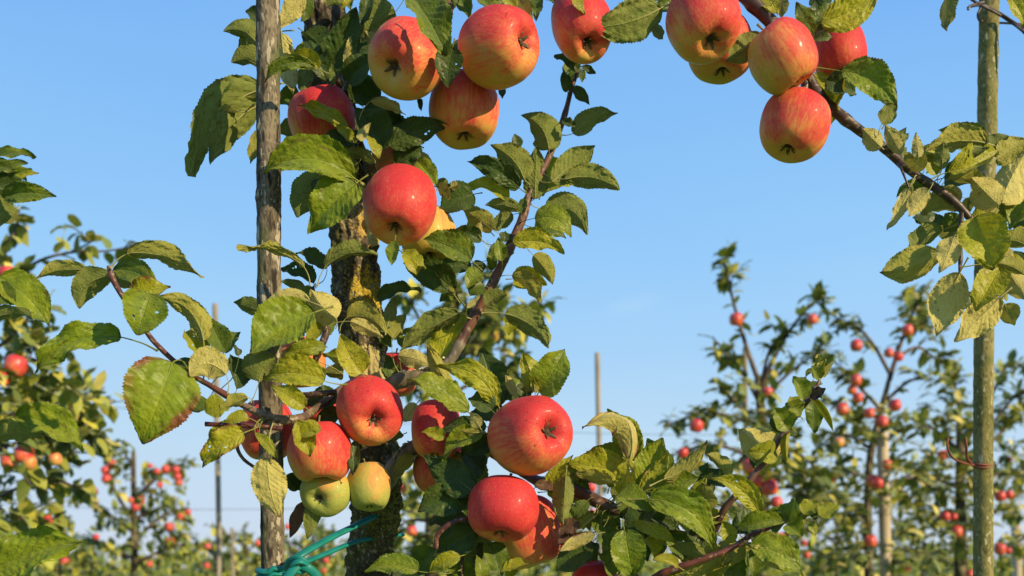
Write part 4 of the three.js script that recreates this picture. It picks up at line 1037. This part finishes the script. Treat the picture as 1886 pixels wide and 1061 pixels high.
// ------------------------------------------------------------------ apples on the background trees
{
  const bg = [], gs = [appleGeo(22, 16, 1.3), appleGeo(22, 16, 4.1)];
  for (let i = 0; i < 5; i++) bg.push(new THREE.MeshPhysicalMaterial({ map: appleTex(96, 48, i * 3.1, [.62, .78, .42, .92, .12][i], HEAD, i === 4 ? .9 : .3), roughness: .4 }));
  const A = (list, d, where, group) => list.forEach(([x, y, r, m, lab], i) => {
    const o = solo('apple', lab, 'apple', gs[i % 2], bg[m], P(x, y, d - .06 - .05 * ((i * 7) % 5) / 5), group);
    o.scale.setScalar(r * PX(d)); o.rotation.set(rr(-.3, .3), 0, rr(-.3, .3));
  });
  A([[29, 673, 20, 0, 'big blurred orange-red apple in the near edge tree, upper of its loose apples'], [44, 837, 18, 0, 'big blurred orange apple low in the near edge tree beside a green one'], [4, 697, 13, 3, 'dark red apple cut by the edge under the big blurred orange-red apple'], [18, 850, 16, 2, 'shaded brownish apple touching the big blurred orange apple'], [54, 852, 13, 4, 'yellow apple low behind the big blurred orange apple'], [14, 504, 15, 1, 'red apple behind the large leaf at the edge, highest in the near tree'], [102, 846, 12, 4, 'shaded green apple under leaves of the near edge tree'], [44, 960, 8, 3, 'small red apple low in the near edge tree'], [88, 957, 8, 3, 'small dark red apple low among leaves of the near edge tree']], 3.15, '', 'apples in the near edge tree');
  A([[206, 855, 8, 1, 'topmost red apple of three at the upper corner of the small clustered tree'], [194, 866, 8, 1, 'middle red apple of three at the upper corner of the small clustered tree'], [196, 882, 9, 1, 'lowest red apple of three at the upper corner of the small clustered tree'], [170, 906, 10, 1, 'large red apple of a pair on the outer edge of the small clustered tree'], [155, 910, 7, 2, 'orange apple of a pair on the outer edge of the small clustered tree'], [259, 921, 8, 1, 'upper red apple of three at the heart of the small clustered tree'], [249, 933, 9, 1, 'lower red apple of three at the heart of the small clustered tree'], [242, 921, 6, 2, 'smallest orange apple of three at the heart of the small clustered tree'],
    [276, 858, 5, 1, 'single tiny red apple nearest the stake top of the small clustered tree'], [289, 868, 6, 1, 'small red apple starting the upper row in the small clustered tree'], [305, 864, 8, 1, 'biggest red apple in the upper row of the small clustered tree'], [324, 865, 7, 1, 'last red apple in the upper row of the small clustered tree'], [327, 878, 7, 1, 'red apple above its twin at the end of the upper row'], [329, 888, 7, 0, 'red apple under its twin at the end of the upper row'], [294, 893, 6, 0, 'orange-red apple hanging below the upper row'], [346, 943, 6, 1, 'red apple on the far side edge of the small clustered tree'], [332, 951, 6, 0, 'orange apple next to the side-edge red apple'], [312, 970, 8, 0, 'orange-red apple above another low in the small clustered tree'], [314, 998, 8, 0, 'orange-red apple low in the small clustered tree under another'], [177, 989, 6, 3, 'dull red apple low on the outer side of the small clustered tree'], [275, 1039, 6, 0, 'orange apple near the bottom edge under the small clustered tree']], 8.0, '', 'apples in the small clustered tree');
  A([[833, 622, 16, 4, 'yellow apple of the tree behind the trunk, nearer the trunk'], [905, 618, 14, 4, 'yellow-orange apple of the tree behind the trunk, beyond the upright shoot'], [758, 978, 10, 0, 'orange apple in shade to the side of the trunk foot'], [740, 900, 9, 2, 'brownish apple behind the mossy trunk bulge']], 4.1, '', 'apples in the tree behind the trunk');
  A([[1356, 588, 13, 0, 'red apple highest on the bare-tipped leader'], [1496, 588, 10, 0, 'red apple near the end of the rising side branch of the tall tree'], [1413, 723, 11, 0, 'orange-red apple at the fork of the tall tree'], [1283, 784, 13, 1, 'bright red apple on the outer side branch of the tall tree'], [1258, 834, 10, 3, 'dark shaded apple under the bright outer apple'], [1382, 858, 16, 0, 'large red apple behind the reddish side branch, upper of a chain'], [1392, 884, 12, 1, 'red apple second in the chain behind the side branch'], [1441, 828, 12, 0, 'orange apple between the rolled leaf and the tall tree'], [1417, 898, 15, 1, 'red apple third in the chain behind the side branch'], [1430, 925, 11, 1, 'pinkish red apple lowest in the chain behind the side branch'], [1434, 993, 13, 3, 'dull red apple under the curled branch tip'], [1442, 944, 8, 0, 'small orange apple beside the pinkish red chain apple'], [1088, 898, 10, 1, 'red apple glimpsed between leaves beside the largest red apple'], [1091, 946, 9, 3, 'dull red apple in the shade under the side branch']], 4.8, '', 'apples in the tall bare-tipped tree');
  A([[1671, 608, 11, 0, 'red apple highest in the forked tree'], [1577, 636, 11, 1, 'red apple hanging alone on the long arm of the forked tree'], [1637, 650, 9, 0, 'red apple of a pair at the fork stem'], [1655, 657, 9, 1, 'darker red apple of a pair at the fork stem'], [1576, 700, 11, 0, 'top apple of a column of three in the forked tree'], [1569, 718, 9, 2, 'orange middle apple of a column of three in the forked tree'], [1580, 732, 10, 0, 'bottom apple of a column of three in the forked tree'], [1551, 754, 12, 0, 'plump orange apple beside the column of three'], [1601, 761, 10, 0, 'red apple just above the pale post top'], [1625, 777, 11, 1, 'red apple against the pale post top'], [1649, 746, 11, 3, 'shaded red apple above the pale post on its far side'], [1607, 886, 12, 0, 'orange-red apple in front of the pale post, left of its twin'], [1617, 890, 10, 1, 'red twin apple overlapping the pale post'], [1634, 855, 9, 0, 'orange apple on the edge of the pale post'], [1603, 997, 12, 0, 'orange-red apple low in front of the pale post'], [1545, 815, 10, 4, 'greenish shaded apple under the dark hanging leaf tip'], [1480, 1001, 7, 1, 'small red apple below the curled branch tip'], [1486, 1022, 7, 0, 'small orange apple lowest below the curled branch tip'], [1534, 883, 5, 3, 'tiny dark apple on a thin vertical shoot']], 5.2, '', 'apples in the forked tree');
  A([[1735, 838, 9, 0, 'orange apple between the wire prongs and the forked tree'], [1712, 842, 6, 2, 'tiny orange apple beside the wire prongs'], [1842, 914, 10, 1, 'red apple of a pair just past the olive stake'], [1859, 911, 8, 1, 'smaller red apple of a pair just past the olive stake'], [1741, 951, 9, 3, 'dull red apple in the dense tree, one of two in shade'], [1757, 952, 7, 3, 'smaller dull red apple in the dense tree in shade'], [1762, 979, 11, 0, 'orange apple in the dense tree beside the olive stake'], [1842, 1011, 11, 0, 'red apple low past the olive stake'], [1857, 1014, 6, 1, 'tiny red apple beside the low apple past the olive stake'], [1787, 1058, 9, 0, 'orange-red apple at the bottom edge beside the olive stake'], [1671, 1047, 6, 0, 'small red apple near the bottom edge past the pale post'], [1858, 846, 6, 1, 'small red apple behind the olive stake loop']], 5.7, '', 'apples in the dense tree');
  A([[530, 970, 6, 0, 'small orange apple of a far tree just right of the weathered stake'], [475, 1000, 6, 0, 'small orange apple of a far tree just left of the weathered stake'], [600, 1032, 6, 0, 'upper small red apple of a far tree below the turquoise strap'], [596, 1051, 5, 0, 'lower small red apple of a far tree below the turquoise strap'], [382, 1006, 6, 0, 'small orange apple of the far pale tree, upper'], [381, 1042, 6, 0, 'small orange apple of the far pale tree, lower'], [119, 1034, 8, 0, 'small orange apple above the big leaf at the bottom edge']], 10.6, '', 'apples in the far trees');
}
renderer.render(scene, camera);
